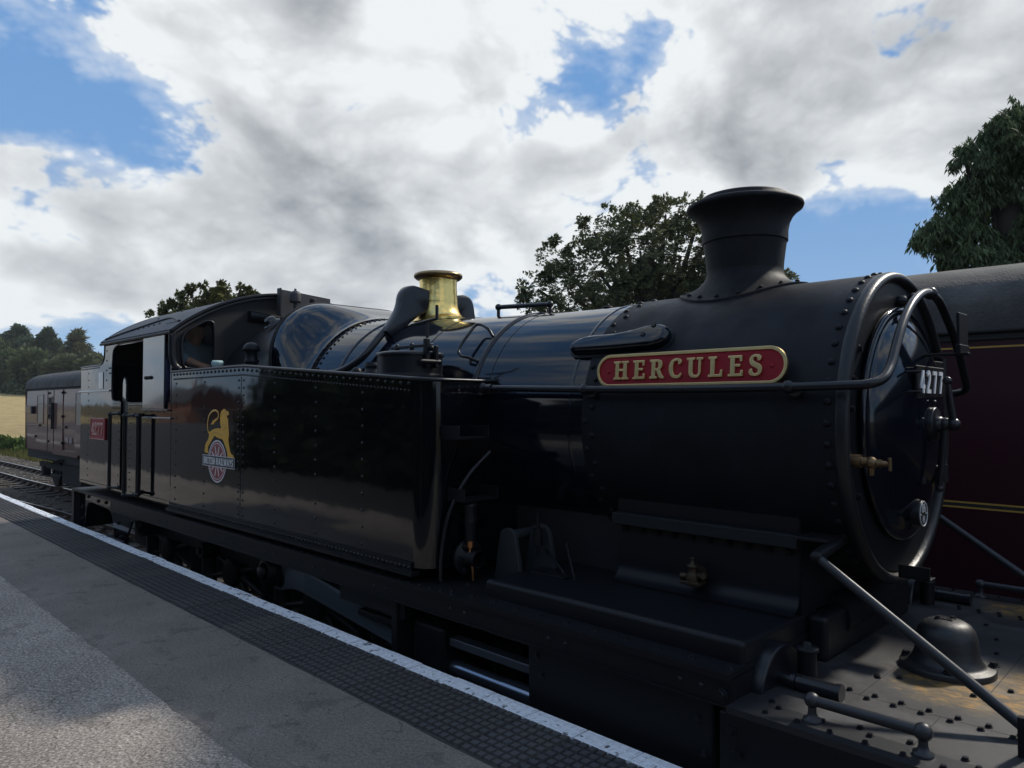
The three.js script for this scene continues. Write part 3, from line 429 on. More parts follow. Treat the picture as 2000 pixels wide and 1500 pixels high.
// side tanks
const TT = (x) => (x < -5.94 ? 2.735 : 2.735 - (x + 5.94) * 0.0705);       // tank top falls away towards the front
const TB = 1.415;
{
  const plan = [[-7.52, 1.30], [-3.60, 1.30]]; for (let i = 1; i <= 10; i++) { const a = i / 10 * Math.PI / 2; plan.push([-3.60 + 0.14 * Math.sin(a), 1.16 + 0.14 * Math.cos(a)]); } plan.push([-3.46, 0.42]);
  const fine = []; for (let i = 0; i < plan.length - 1; i++) { const [a, b] = [plan[i], plan[i + 1]], L = Math.hypot(b[0] - a[0], b[1] - a[1]), n = Math.max(1, Math.round(L / 0.12)); for (let k = 0; k < n; k++) fine.push([lerp(a[0], b[0], k / n), lerp(a[1], b[1], k / n)]); } fine.push(plan[plan.length - 1]);
  const skin = grid(fine.length - 1, 16, (u, v) => { const p = fine[Math.round(u * (fine.length - 1))]; const y = lerp(TB, TT(p[0]), v); const buck = p[1] > 1.29 ? 0.0012 * gn(p[0] * 2.1, y * 2.3) : 0; return [p[0], y, p[1] + buck]; });
  const lid = grid(fine.length - 1, 4, (u, v) => { const p = fine[Math.round(u * (fine.length - 1))]; return [p[0], TT(p[0]) - 0.012, lerp(p[1], 0.42, v)]; });
  const lip = pathTube(fine.filter((_, i) => i % 2 === 0 || i > fine.length - 14).map(([x, z]) => [x, TT(x) + 0.001, z + 0.004]), 0.0125, 200, false, 10);
  const foot = [box(-7.52, -3.60, TB - 0.03, TB + 0.03, 1.3015, 1.312), box(-7.52, -3.56, TB - 0.045, TB - 0.02, 1.28, 1.345)];
  for (const k of [1, -1]) {
    const t = part('side_tank', k > 0 ? [skin, lid] : [mz(skin), mz(lid)], M.gloss, loco, k > 0 ? 'polished black riveted side tank facing the platform' : 'black side tank on the far side');
    part('tank_lip', [k > 0 ? lip : mz(lip)], M.pipe, t); part('tank_foot_angle', k > 0 ? foot : foot.map(mz), M.frame, t);
    if (k < 0) continue;
    const rv = [], n = [0, 0, 1], Z = 1.300;
    const col = (x, s, r = 0.011) => rv.push(...rivetRow([x, TB + 0.07, Z], [x, TT(x) - 0.12, Z], s, r, n));
    [-7.40, -6.72, -5.37, -4.75, -4.15].forEach((x) => col(x, 0.108)); col(-6.015, 0.062); col(-5.925, 0.062);
    for (const [x0, x1] of [[-7.46, -5.94], [-5.94, -3.64]]) { rv.push(...rivetRow([x0, TT(x0) - 0.032, Z], [x1, TT(x1) - 0.032, Z], 0.082, 0.0135, n), ...rivetRow([x0, TT(x0) - 0.075, Z], [x1, TT(x1) - 0.075, Z], 0.041, 0.0095, n)); }
    rv.push(...rivetRow([-7.48, TB, 1.312], [-3.62, TB, 1.312], 0.046, 0.010, n));
    rv.push(...rivetRow([-3.46, TB + 0.08, 1.05], [-3.46, TT(-3.46) - 0.06, 1.05], 0.085, 0.008, [1, 0, 0]));
    for (let i = 0; i < 4; i++) rv.push(place(RIVET(0.008), [-3.46, TT(-3.46) - 0.04, 1.12 - i * 0.07], [1, 0, 0]), place(RIVET(0.008), [-3.46, TT(-3.46) - 0.08, 1.10 - i * 0.05], [1, 0, 0]));
    part('rivets', rv, M.gloss, t, undefined, 'stuff');
    part('tank_seam', [box(-5.972, -5.968, TB + 0.03, TT(-5.97) - 0.09, 1.2995, 1.3025)], M.soot, t);
  }
  // water filler with its screw-down lid, vents and caps on the tank top
  const ty = TT(-4.1) - 0.01, fl = part('water_filler', [latheY([[0.235, 0], [0.235, 0.02], [0.225, 0.028], [0.225, 0.145]], -4.07, ty, 0.97, 40)], M.satin, loco, 'round water filler on the tank top');
  part('filler_lid', [latheY([[0.235, 0.145], [0.238, 0.158], [0.232, 0.168], [0.2, 0.175], [0, 0.18]], -4.07, ty, 0.97, 40)], M.pipe, fl);
  part('lid_bar', [rbox(-4.28, -3.83, ty + 0.205, ty + 0.225, 0.955, 0.985, 0.004), rod([-4.22, ty + 0.17, 0.97], [-4.22, ty + 0.225, 0.97], 0.018), rod([-4.05, ty + 0.17, 0.97], [-4.05, ty + 0.225, 0.97], 0.016), ball(-4.22, ty + 0.228, 0.97, 0.016), ball(-4.05, ty + 0.228, 0.97, 0.015)], M.pipe, fl);
  part('lid_clamp', [rbox(-3.85, -3.81, ty + 0.06, ty + 0.255, 1.0, 1.03, 0.006), rbox(-3.845, -3.805, ty + 0.06, ty + 0.21, 0.93, 0.955, 0.006), rod([-3.82, ty + 0.1, 1.08], [-3.82, ty + 0.1, 0.91], 0.018), ball(-3.80, ty + 0.19, 1.0, 0.02)], M.satin, fl);
  part('lid_handle', [rod([-3.84, ty + 0.26, 1.0], [-3.84, ty + 0.365, 1.0], 0.010), rod([-3.99, ty + 0.355, 1.02], [-3.76, ty + 0.385, 0.98], 0.011), rod([-3.765, ty + 0.383, 0.98], [-3.765, ty + 0.475, 0.98], 0.011)], M.pipe, fl);
  part('tank_vent', [latheY([[0.085, 0], [0.085, 0.02], [0.06, 0.03], [0.058, 0.055], [0.062, 0.06], [0.062, 0.095], [0, 0.098]], -4.52, TT(-4.52) - 0.01, 0.97, 24)], M.satin, loco);
  part('tank_vent', [latheY([[0.04, 0], [0.038, 0.03], [0.02, 0.05], [0, 0.053]], -4.73, TT(-4.73) - 0.01, 0.97, 20)], M.satin, loco);
  part('vent_pipe', [latheY([[0.052, 0], [0.052, 0.06], [0.064, 0.065], [0.066, 0.09], [0.052, 0.096], [0.05, 0.17], [0.075, 0.175], [0.078, 0.195], [0.066, 0.228], [0.04, 0.248], [0, 0.256]], -6.42, 2.725, 1.0, 28)], M.satin, loco, 'mushroom topped vent standing on the tank');
}
// bunker and cab
{
  // side sheet: bunker, sweep up to the roof, and an opening with a doorway slot below it
  const s = new THREE.Shape(); s.moveTo(-10.62, TB); s.lineTo(-7.525, TB); s.lineTo(-7.525, 2.40); s.lineTo(-7.525, 3.15); s.lineTo(-9.66, 3.15); s.lineTo(-9.672, 3.02); s.bezierCurveTo(-9.69, 2.95, -9.75, 2.90, -9.85, 2.885); s.lineTo(-10.62, 2.88); s.closePath();
  const h = new THREE.Path(); h.moveTo(-9.06, TB + 0.02); h.lineTo(-8.80, TB + 0.02); h.lineTo(-8.80, 2.43); h.lineTo(-7.56, 2.43); h.lineTo(-7.56, 3.09); h.lineTo(-9.17, 3.09); h.bezierCurveTo(-9.30, 3.08, -9.335, 3.03, -9.345, 2.92); h.lineTo(-9.355, 2.58); h.bezierCurveTo(-9.35, 2.49, -9.32, 2.455, -9.24, 2.45); h.lineTo(-9.06, 2.45); h.closePath();
  s.holes.push(h);
  const side = tr(ext(s, 0.014), 0, 0, 1.285);
  const far = new THREE.Shape(s.getPoints(12)); far.holes.push(new THREE.Path([[-9.1, 2.45], [-7.9, 2.45], [-7.9, 3.05], [-9.1, 3.05]].map(([x, y]) => new THREE.Vector2(x, y))));
  const bk = part('bunker', [side, box(-10.62, -10.60, TB, 2.88, -1.284, 1.284), box(-9.68, -9.66, TB, 2.95, -1.28, 1.28), box(-10.60, -9.68, 2.70, 2.72, -1.28, 1.28)], M.gloss, loco, 'polished black coal bunker and cab side sheet');
  part('side_sheet', [tr(ext(far, 0.012), 0, 0, -1.297)], M.gloss, bk);
  part('bunker_rim', [pathTube([[-10.63, 2.885, 1.296], [-10.2, 2.888, 1.296], [-9.86, 2.89, 1.296], [-9.75, 2.91, 1.296], [-9.69, 2.955, 1.296], [-9.672, 3.03, 1.296], [-9.665, 3.15, 1.296]], 0.012, 60)], M.pipe, bk);
  part('doorway_edge', [pathTube([[-8.79, 2.425, 1.302], [-8.30, 2.425, 1.302]], 0.008, 8), pathTube([[-9.06, 2.445, 1.302], [-9.24, 2.445, 1.302], [-9.335, 2.47, 1.302], [-9.36, 2.58, 1.302], [-9.35, 2.92, 1.302], [-9.32, 3.04, 1.302], [-9.18, 3.096, 1.302], [-8.3, 3.096, 1.302]], 0.009, 80)], M.pipe, bk);
  const rv = [], n = [0, 0, 1], Z = 1.299;
  rv.push(...rivetRow([-10.58, 2.855, Z], [-9.86, 2.86, Z], 0.062, 0.009, n), ...rivetRow([-10.29, 1.52, Z], [-10.29, 2.80, Z], 0.088, 0.0095, n), ...rivetRow([-9.12, 1.5, Z], [-9.12, 2.30, Z], 0.10, 0.009, n), ...rivetRow([-8.74, 1.5, Z], [-8.74, 2.36, Z], 0.075, 0.008, n), ...rivetRow([-8.72, 1.5, Z], [-8.72, 2.36, Z], 0.075, 0.008, n),
    ...rivetRow([-9.36, 2.37, Z], [-9.10, 2.37, Z], 0.055, 0.009, n), ...rivetRow([-9.33, 2.42, Z], [-9.10, 2.42, Z], 0.055, 0.008, n), ...rivetRow([-8.76, 2.40, Z], [-8.32, 2.40, Z], 0.06, 0.009, n), ...rivetRow([-8.24, 2.335, Z], [-7.72, 2.335, Z], 0.16, 0.009, n), ...rivetRow([-8.05, 1.5, Z], [-8.05, 2.2, Z], 0.11, 0.0085, n),
    ...rivetRow([-9.58, 2.70, Z], [-9.58, 3.05, Z], 0.11, 0.011, n), ...rivetRow([-9.49, 2.84, Z], [-9.40, 2.84, Z], 0.04, 0.01, n), ...rivetRow([-9.47, 2.78, Z], [-9.40, 2.78, Z], 0.04, 0.01, n), ...rivetRow([-10.58, 1.45, Z], [-9.12, 1.45, Z], 0.05, 0.007, n), ...rivetRow([-8.7, 1.45, Z], [-7.54, 1.45, Z], 0.05, 0.007, n));
  part('rivets', rv, M.gloss, bk, undefined, 'stuff');
  part('beading', [rbox(-9.87, -9.70, 2.60, 2.80, 1.299, 1.305, 0.002), rbox(-10.66, -9.42, 2.563, 2.583, 1.298, 1.318, 0.006), rbox(-8.32, -7.50, 2.262, 2.282, 1.298, 1.318, 0.006)], M.shutter, bk, 'bright horizontal beading strip');
  // cab number plate
  const np = part('cab_number_plate', [rbox(-10.13, -9.57, 1.985, 2.245, 1.30, 1.315, 0.006)], M.red, loco, 'red cast plate with raised number 4277 on the bunker side');
  part('plate_rim', [rbox(-10.13, -9.57, 2.232, 2.245, 1.3145, 1.321, 0.002), rbox(-10.13, -9.57, 1.985, 1.998, 1.3145, 1.321, 0.002), rbox(-10.13, -10.117, 1.998, 2.232, 1.3145, 1.321, 0.002), rbox(-9.583, -9.57, 1.998, 2.232, 1.3145, 1.321, 0.002)], phys({ color: c3(0.42, 0.16, 0.15), roughness: 0.4, metalness: 0.3 }), np);
  let x = -10.075; for (const ch of '4277') { const g = letter(ch, 'serif', 0.15, 0.008, 0.001, 0.92); tr(g, x, 2.04, 1.313); part('numeral', [g], phys({ color: c3(0.55, 0.33, 0.3), roughness: 0.4, metalness: 0.3 }), np); x += 0.118; }
  // steel handrails by the doorway
  for (const [hx, y0, y1, side2] of [[-9.17, 1.46, 2.30, 1], [-8.66, 1.42, 2.285, 1], [-8.24, 1.46, 2.285, -1]]) part('cab_handrail', [rod([hx, y0, 1.375], [hx, y1, 1.375], 0.019), ball(hx, y0, 1.375, 0.028), ball(hx, y1, 1.375, 0.028), rod([hx, y0, 1.375], [hx + side2 * 0.17, y0 + 0.01, 1.31], 0.014), rod([hx, y1, 1.375], [hx + side2 * 0.17, y1 + 0.01, 1.31], 0.014), ball(hx + side2 * 0.14, y1 + 0.01, 1.32, 0.024), ball(hx + side2 * 0.14, y0 + 0.01, 1.32, 0.024)], M.pipe, loco);
  // cab door leaf with a rounded top, and the sliding shutter
  const dl = new THREE.Shape(); dl.moveTo(-9.06, 1.44); dl.lineTo(-8.80, 1.44); dl.lineTo(-8.80, 2.43); dl.lineTo(-8.93, 2.44); dl.lineTo(-8.93, 2.60); dl.bezierCurveTo(-8.94, 2.70, -8.99, 2.72, -9.01, 2.72); dl.bezierCurveTo(-9.05, 2.71, -9.055, 2.66, -9.06, 2.58); dl.closePath();
  part('cab_door', [tr(ext(dl, 0.012, 0.003), 0, 0, 1.262)], M.satin, loco);
  part('door_plate', [tr(ext(shapeOf([[-9.045, 2.50], [-8.945, 2.47], [-8.94, 2.62], [-8.965, 2.69], [-9.01, 2.705], [-9.04, 2.66]]), 0.006, 0.004), 0, 0, 1.272)], M.shutter, loco, 'rounded bright plate in the doorway');
  const sh = part('cab_shutter', [rbox(-8.28, -7.67, 2.365, 3.115, 1.308, 1.322, 0.004)], M.shutter, loco, 'bright sliding shutter beside the cab doorway');
  part('shutter_catch', [ball(-8.17, 2.69, 1.325, 0.02), rod([-8.17, 2.69, 1.327], [-8.03, 2.69, 1.327], 0.011), ball(-8.10, 2.69, 1.327, 0.018), ball(-8.03, 2.69, 1.325, 0.02)], M.soot, sh);
  part('shutter_rail', [rbox(-8.9, -7.56, 3.118, 3.135, 1.30, 1.328, 0.004), rbox(-8.35, -7.56, 2.343, 2.36, 1.299, 1.326, 0.004)], M.pipe, sh);
  // cab front with a shaped spectacle window each side
  const f = new THREE.Shape(); const ry = (z) => 3.62 - (2.04 - Math.sqrt(2.04 * 2.04 - z * z)); f.moveTo(-1.30, 1.6); f.lineTo(1.30, 1.6); for (let i = 0; i <= 24; i++) { const z = 1.30 - i / 24 * 2.6; f.lineTo(z, ry(z) - 0.015); } f.closePath();
  const win = (k) => { const p = []; p.push([1.20, 2.84], [1.205, 3.06], [1.17, 3.14], [1.08, 3.205], [0.96, 3.27], [0.90, 3.26], [0.885, 3.2], [0.885, 2.86], [0.91, 2.79], [0.97, 2.775], [1.13, 2.775], [1.18, 2.79]); return p.map(([z, y]) => new THREE.Vector2(z * k, y)); };
  f.holes.push(new THREE.Path(win(1)), new THREE.Path(win(-1)));
  const cf = clean(ext(f, 0.014)); cf.rotateY(-Math.PI / 2); tr(cf, -7.525, 0, 0);
  const front = part('cab_front', [cf], M.soot, loco, 'dark cab front sheet with spectacle windows');
  for (const k of [1, -1]) { part('spectacle_frame', [pathTube(win(k).map((p) => [-7.515, p.y, p.x]), 0.012, 90, true, 8)], M.pipe, front); const g = clean(new THREE.ShapeGeometry(new THREE.Shape(win(k)))); g.rotateY(-Math.PI / 2); part('window_pane', [tr(g, -7.532, 0, 0)], M.glass, front); }
  part('front_beading', [pathTube([[-7.50, 2.76, 1.235], [-7.512, 2.80, 1.275], [-7.52, 2.88, 1.296], [-7.522, 3.0, 1.30], [-7.52, 3.15, 1.30]], 0.034, 40)], M.pipe, front, 'thick rounded corner beading of the cab front');
  part('vent_tube', [rod([-7.5, 3.36, 0.52], [-7.5, 3.345, 0.17], 0.055)], M.satin, front);
  // inside of the cab
  part('cab_floor', [box(-9.65, -7.54, 1.38, 1.43, -1.27, 1.25)], M.soot, loco); part('firebox_backhead', [rbox(-7.9, -7.56, 1.45, 3.0, -0.75, 0.75, 0.1)], M.soot, loco); { const rs = new THREE.Shape(); rs.moveTo(-1.28, 2.88); rs.lineTo(1.28, 2.88); for (let i = 0; i <= 20; i++) { const z = 1.28 - i / 20 * 2.56; rs.lineTo(z, ry(z) - 0.02); } rs.closePath(); part('cab_rear_sheet', [ext(rs, 0.012).rotateY(-Math.PI / 2).translate(-9.64, 0, 0)], M.soot, loco); }
  part('cab_shelf', [rod([-9.2, 2.62, 0.9], [-8.3, 2.62, 0.9], 0.015)], M.steel, loco);
  // roof
  const roofPt = (x, z, d) => { const R = 2.04 + d; return [x, 3.62 - 2.04 + Math.sqrt(R * R - z * z), z]; };
  const X0 = -9.73, X1 = -7.49;
  const roof = part('cab_roof', [grid(4, 48, (u, v) => roofPt(lerp(X0, X1, u), lerp(1.325, -1.325, v), 0.02)), grid(4, 48, (u, v) => roofPt(lerp(X0, X1, u), lerp(1.325, -1.325, v), -0.004)), grid(1, 48, (u, v) => roofPt(X1, lerp(1.325, -1.325, v), lerp(-0.03, 0.02, u))), grid(1, 48, (u, v) => roofPt(X0, lerp(1.325, -1.325, v), lerp(-0.004, 0.02, u)))], M.roof, loco, 'curved grey-black cab roof');
  const arc = (x, r, d) => pathTube(Array.from({ length: 25 }, (_, i) => roofPt(x, lerp(1.32, -1.32, i / 24), d)), r, 70);
  part('roof_rim', [arc(X1, 0.02, 0.005), arc(X0, 0.015, 0.01), rod(roofPt(X0, 1.325, 0), roofPt(X1, 1.325, 0), 0.016)], M.satin, roof);
  part('rain_strip', [pathTube([roofPt(-9.66, 1.29, 0.025), roofPt(-8.95, 1.17, 0.025), roofPt(-8.35, 1.06, 0.025), roofPt(-8.15, 1.07, 0.025), roofPt(-7.62, 1.20, 0.025)], 0.013, 60), rbox(-7.98, -7.60, 3.245, 3.265, 1.17, 1.20, 0.004)], M.satin, roof);
  const rr = []; for (const [rx, z] of [[-8.65, 0.78], [-8.62, 0.55], [-8.25, 0.62], [-8.0, 0.72], [-7.85, 0.66], [-8.9, 0.95], [-8.8, 0.3]]) rr.push([roofPt(rx, z, 0.02), [0, 0.9, z / 2]]);
  for (let i = 0; i < 9; i++) rr.push([roofPt(-9.4 + i * 0.14, 1.22 - i * 0.008, 0.02), [0, 0.8, 0.6]]);
  pieces('roof_bolt', RIVET(0.014), M.soot, rr, roof);
  // whistles in front of a slanting shield
  part('whistle_shield', [ext(shapeOf([[0.22, 3.40], [0.215, 3.66], [0.0, 3.645], [-0.38, 3.615], [-0.38, 3.56], [-0.78, 3.42], [-0.78, 3.36], [0.22, 3.36]]), 0.012, 0.002).rotateY(-Math.PI / 2).translate(-7.36, 0, 0), rbox(-7.44, -7.36, 3.38, 3.68, 0.215, 0.232, 0.005)], M.roof, loco, 'grey shield plate behind the whistles');
  part('whistle', [latheY([[0.02, 0], [0.02, 0.14], [0.055, 0.145], [0.06, 0.16], [0.06, 0.235], [0.05, 0.26], [0.015, 0.275], [0.012, 0.295], [0, 0.3]], -7.24, 3.37, 0.12, 24)], M.roof, loco); part('whistle', [latheY([[0.02, 0], [0.02, 0.08], [0.036, 0.085], [0.036, 0.19], [0.03, 0.205], [0, 0.215]], -7.22, 3.37, -0.08, 24)], M.soot, loco);
  part('white_cloth', [latheY([[0.0, 0], [0.035, 0.01], [0.05, 0.05], [0.062, 0.09], [0.05, 0.115], [0.02, 0.10], [0.0, 0.085]], -7.25, 2.735, 0.96, 10).scale(1, 1, 1)], phys({ color: c3(0.32, 0.45, 0.45), roughness: 0.9 }), loco, 'pale rag lying on the tank top by the cab');
}
// lion and wheel emblem on the tank side
{
  const E_ = new THREE.Group(); E_.name = 'tank_emblem'; E_.userData.label = 'yellow lion standing over a red spoked wheel with a BRITISH RAILWAYS banner'; loco.add(E_);
  // drawn on a px grid read off the tank: u to the right, v down
  const X = (u) => -6.73 + (u - 490) / 380 * 0.66, Y = (v) => 2.372 - (v - 375) / 910 * 0.655;
  const shp = (pts, curve) => { const c = pts.map(([u, v]) => new THREE.Vector2(X(u), Y(v))); return new THREE.Shape(curve ? new THREE.SplineCurve([...c, c[0]]).getPoints(pts.length * 5).slice(0, -1) : c); };
  const flat = (s, z, d = 0.0012) => tr(ext(s, d), 0, 0, z);
  const body = [[545, 668], [575, 660], [610, 632], [660, 615], [705, 612], [698, 560], [694, 500], [697, 445], [705, 408], [722, 392], [735, 376], [752, 380], [760, 398], [782, 402], [795, 425], [793, 448], [772, 462], [776, 480], [786, 500], [790, 560], [796, 640], [799, 690], [793, 740], [800, 800], [812, 870], [826, 910], [848, 925], [850, 955], [790, 957], [784, 920], [770, 860], [748, 800], [726, 750], [690, 738], [650, 722], [630, 710], [612, 740], [585, 790], [560, 835], [548, 870], [552, 912], [556, 932], [510, 922], [512, 860], [520, 815], [545, 770], [560, 720], [560, 690]];
  part('lion', [flat(shp(body, true), 1.3025, 0.0012)], M.lionYellow, E_);
  const tail = [[556, 680], [543, 620], [543, 540], [556, 470], [580, 425], [615, 398], [650, 400], [672, 430], [672, 475], [655, 505], [636, 520]].map(([u, v]) => [X(u), Y(v), 1.3032]);
  const tl = pathTube(tail, 0.0085, 60, false, 8); tl.translate(0, 0, -1.3032).scale(1, 1, 0.1).translate(0, 0, 1.3032);
  part('lion_tail', [tl, flat(shp([[640, 495], [668, 508], [640, 530], [610, 572], [582, 568], [600, 540], [605, 515], [622, 520]]), 1.3026)], M.lionYellow, E_);
  const ln = [[[720, 600], [740, 560], [752, 620]], [[735, 640], [768, 600], [770, 640]], [[600, 690], [640, 665], [680, 690], [720, 700]], [[740, 420], [765, 425]], [[755, 455], [790, 445]], [[700, 470], [720, 440], [735, 430]]];
  part('lion_outline', ln.map((l) => { const g = pathTube(l.map(([u, v]) => [X(u), Y(v), 0]), 0.002, 12, false, 5); return g.scale(1, 1, 0.15).translate(0, 0, 1.3045); }), M.lionLine, E_);
  const cx = X(663), cy = Y(1022), rx = 0.187, ryy = 0.187, ring = (a, b) => { const s = new THREE.Shape(); s.absellipse(cx, cy, rx * a, ryy * a, 0, Math.PI * 2); const h = new THREE.Path(); h.absellipse(cx, cy, rx * b, ryy * b, 0, Math.PI * 2); s.holes.push(h); return ext(s, 0.0012, 0, 48); };
  const whl = part('wheel', [tr(ring(0.95, 0.001), 0, 0, 1.3022)], phys({ color: c3(0.24, 0.022, 0.03), roughness: 0.4, clearcoat: 0.4 }), E_, 'red spoked wheel');
  part('wheel_rim', [tr(ring(1, 0.945), 0, 0, 1.3026), tr(ring(0.855, 0.83), 0, 0, 1.304)], M.white, whl);
  part('spoke', Array.from({ length: 10 }, (_, i) => { const a = i * 36 + 18; const g = new THREE.BoxGeometry(0.011, rx * 0.46, 0.0012); g.translate(0, rx * 0.5, 0).rotateZ(a * Math.PI / 180); return g.translate(cx, cy, 1.3042); }), M.white, whl);
  const bn = part('banner', [tr(new THREE.BoxGeometry(0.66, 0.098, 0.0014), X(680), Y(1022), 1.3062)], M.bannerBlack, E_, 'black banner lettered BRITISH RAILWAYS');
  const fr = (x0, x1, y0, y1) => box(X(680) + x0, X(680) + x1, Y(1022) + y0, Y(1022) + y1, 1.3066, 1.3074);
  part('banner_border', [fr(-0.33, 0.33, 0.0445, 0.049), fr(-0.33, 0.33, -0.049, -0.0445), fr(-0.33, -0.3255, -0.0445, 0.0445), fr(0.3255, 0.33, -0.0445, 0.0445)], M.white, bn);
  const gs = [...'BRITISH RAILWAYS'].map((c) => c === ' ' ? null : letter(c, 'sans', 0.062, 0.0008, 0, 0.78)); let tot = 0; for (const g of gs) tot += g ? g.boundingBox.max.x + 0.006 : 0.022; const k = 0.61 / tot; let x = X(680) - 0.305;
  for (const g of gs) { if (!g) { x += 0.022 * k; continue; } const w = g.boundingBox.max.x * k; g.scale(k, 1, 1); tr(g, x, Y(1022) - 0.031, 1.307); part('letter', [g], M.white, bn); x += w + 0.006 * k; }
}
// running board, frames, cylinders, front platform
{
  const rb = part('running_board', [box(-10.75, -1.47, 1.305, 1.33, -1.34, 1.34)], M.frame, loco);
  part('valance', [box(-10.75, -1.47, 1.30, 1.329, 1.3405, 1.352), box(-9.25, -1.47, 1.20, 1.3045, 1.318, 1.335), box(-9.25, -1.47, 1.19, 1.20, 1.315, 1.345), ...[1.0].map(() => mz(box(-10.75, -1.47, 1.19, 1.3045, 1.318, 1.335)))], M.frame, rb);
  part('rivets', [...rivetRow([-10.7, 1.33, 1.327], [-3.2, 1.33, 1.327], 0.10, 0.008, [0, 1, 0]), ...rivetRow([-9.2, 1.25, 1.335], [-1.7, 1.25, 1.335], 0.75, 0.012, [0, 0, 1]), ...rivetRow([-9.0, 1.25, 1.335], [-1.6, 1.25, 1.335], 0.75, 0.012, [0, 0, 1])], M.pipe, rb, undefined, 'stuff');
  const bl = []; for (let i = 0; i < 11; i++) bl.push([[-3.25 + i * 0.175, 1.33, 1.285], [0, 1, 0]]); for (let i = 0; i < 5; i++) bl.push([[-3.3 + i * 0.13, 1.33, 1.12 - (i % 2) * 0.04], [0, 1, 0]]);
  pieces('bolt', BOLT(0.014), M.pipe, bl, rb);
  part('main_frame', both(box(-10.6, -1.5, 0.55, 1.30, 0.60, 0.63)).concat(both(box(-1.5, -0.6, 0.55, 1.17, 0.60, 0.63)), both(box(-4.6, -1.5, 1.30, 1.85, 0.50, 0.53)), [box(-10.6, -0.8, 0.75, 0.80, -0.6, 0.6)]), M.soot, loco);
  part('rear_buffer_beam', [rbox(-10.78, -10.68, 0.82, 1.30, -1.30, 1.345, 0.006)], M.frame, loco);
  // arched frame plate and step under the bunker
  const ap = new THREE.Shape(); ap.moveTo(-10.68, 0.72); ap.lineTo(-10.45, 0.72); ap.lineTo(-10.42, 1.02); ap.bezierCurveTo(-10.4, 1.16, -10.3, 1.19, -10.15, 1.19); ap.lineTo(-9.55, 1.17); ap.bezierCurveTo(-9.40, 1.16, -9.36, 1.10, -9.32, 0.98); ap.lineTo(-9.27, 0.78); ap.lineTo(-9.12, 0.55); ap.lineTo(-8.92, 0.55); ap.lineTo(-8.85, 0.95); ap.lineTo(-8.70, 1.12); ap.lineTo(-8.3, 1.2); ap.lineTo(-8.3, 1.304); ap.lineTo(-10.68, 1.304); ap.closePath();
  const ag = tr(ext(ap, 0.018, 0.003), 0, 0, 1.255); const apl = part('step_plate', [ag, mz(ag)], M.gloss, loco, 'black arched plate below the bunker carrying the cab steps');
  part('step', [rbox(-9.78, -9.2, 0.80, 0.825, 1.10, 1.36, 0.008), rbox(-9.25, -8.75, 0.60, 0.62, 1.10, 1.36, 0.006)], M.steel, apl);
  part('rivets', [[-10.3, 1.25], [-9.9, 1.23], [-9.6, 1.24], [-9.25, 1.2], [-9.1, 1.24], [-8.95, 1.18], [-8.8, 1.24], [-9.15, 1.05], [-9.05, 0.9], [-10.55, 1.1], [-10.55, 0.95], [-10.55, 0.8]].map(([x, y]) => place(BOLT(0.018), [x, y, 1.276], [0, 0, 1])), M.frame, apl, undefined, 'stuff');
  // wheels, rods
  const R = 0.735, wheelG = (k) => { const o = [latheY([[R - 0.075, -0.06], [R, -0.055], [R + 0.03, -0.09], [R + 0.03, -0.06], [R, -0.05], [R - 0.01, 0.06], [R - 0.07, 0.065], [R - 0.12, 0.04], [R - 0.12, -0.05]], 0, 0, 0, 48), latheY([[0.0, 0.10], [0.12, 0.10], [0.145, 0.08], [0.15, -0.05], [0, -0.05]], 0, 0, 0, 24)]; for (let i = 0; i < 14; i++) o.push(tr(new THREE.CylinderGeometry(0.022, 0.034, R - 0.2, 8), 0, (R - 0.2) / 2 + 0.11, 0).scale(1, 1, 1.1).rotateZ(i * Math.PI / 7).rotateX(-Math.PI / 2).translate(0, 0, 0)); return o.map((g) => g.rotateX(k * Math.PI / 2)); };
  for (const x of [-8.82, -7.15, -5.55, -4.0]) for (const k of [1, -1]) { const w = part('driving_wheel', wheelG(k).map((g) => tr(g, x, R, k * 0.78)), M.frame, loco); part('crank_pin', [tr(new THREE.CylinderGeometry(0.075, 0.085, 0.3, 20).rotateX(Math.PI / 2), x - 0.05, R + 0.25, k * 0.98), tr(new THREE.CylinderGeometry(0.04, 0.04, 0.36, 6).rotateX(Math.PI / 2), x - 0.05, R + 0.25, k * 0.98)], M.frame, w); }
  part('pony_wheel', [1, -1].flatMap((k) => wheelG(k).map((g) => g.scale(0.62, 0.62, 0.9).translate(-1.2, 0.46, k * 0.78))), M.frame, loco);
  const rd = part('coupling_rod', [rbox(-8.9, -4.0, R + 0.19, R + 0.31, 0.935, 0.975, 0.01)], M.frame, loco);
  void rd;
  // connecting rod: fluted bar from the crank to the crosshead
  const cr = new THREE.Shape(); cr.moveTo(-5.80, 1.03); cr.absarc(-5.66, 1.03, 0.125, Math.PI, Math.PI * 0.5, true); cr.bezierCurveTo(-5.5, 1.15, -5.42, 1.13, -5.30, 1.12); cr.lineTo(-3.72, 0.905); cr.lineTo(-3.72, 0.775); cr.lineTo(-5.2, 0.935); cr.bezierCurveTo(-5.42, 0.96, -5.48, 0.92, -5.56, 0.90); cr.absarc(-5.66, 1.03, 0.14, -Math.PI * 0.35, -Math.PI, true); cr.closePath();
  const con = part('connecting_rod', [tr(ext(cr, 0.05, 0.006), 0, 0, 1.07)], M.steel, loco, 'blue-grey steel connecting rod');
  part('rod_flute', [tr(ext(shapeOf([[-5.2, 1.085], [-3.8, 0.895], [-3.8, 0.80], [-5.2, 0.965]]), 0.004, 0.002), 0, 0, 1.123)], phys({ color: c3(0.12, 0.15, 0.18), roughness: 0.42, metalness: 0.6 }), con);
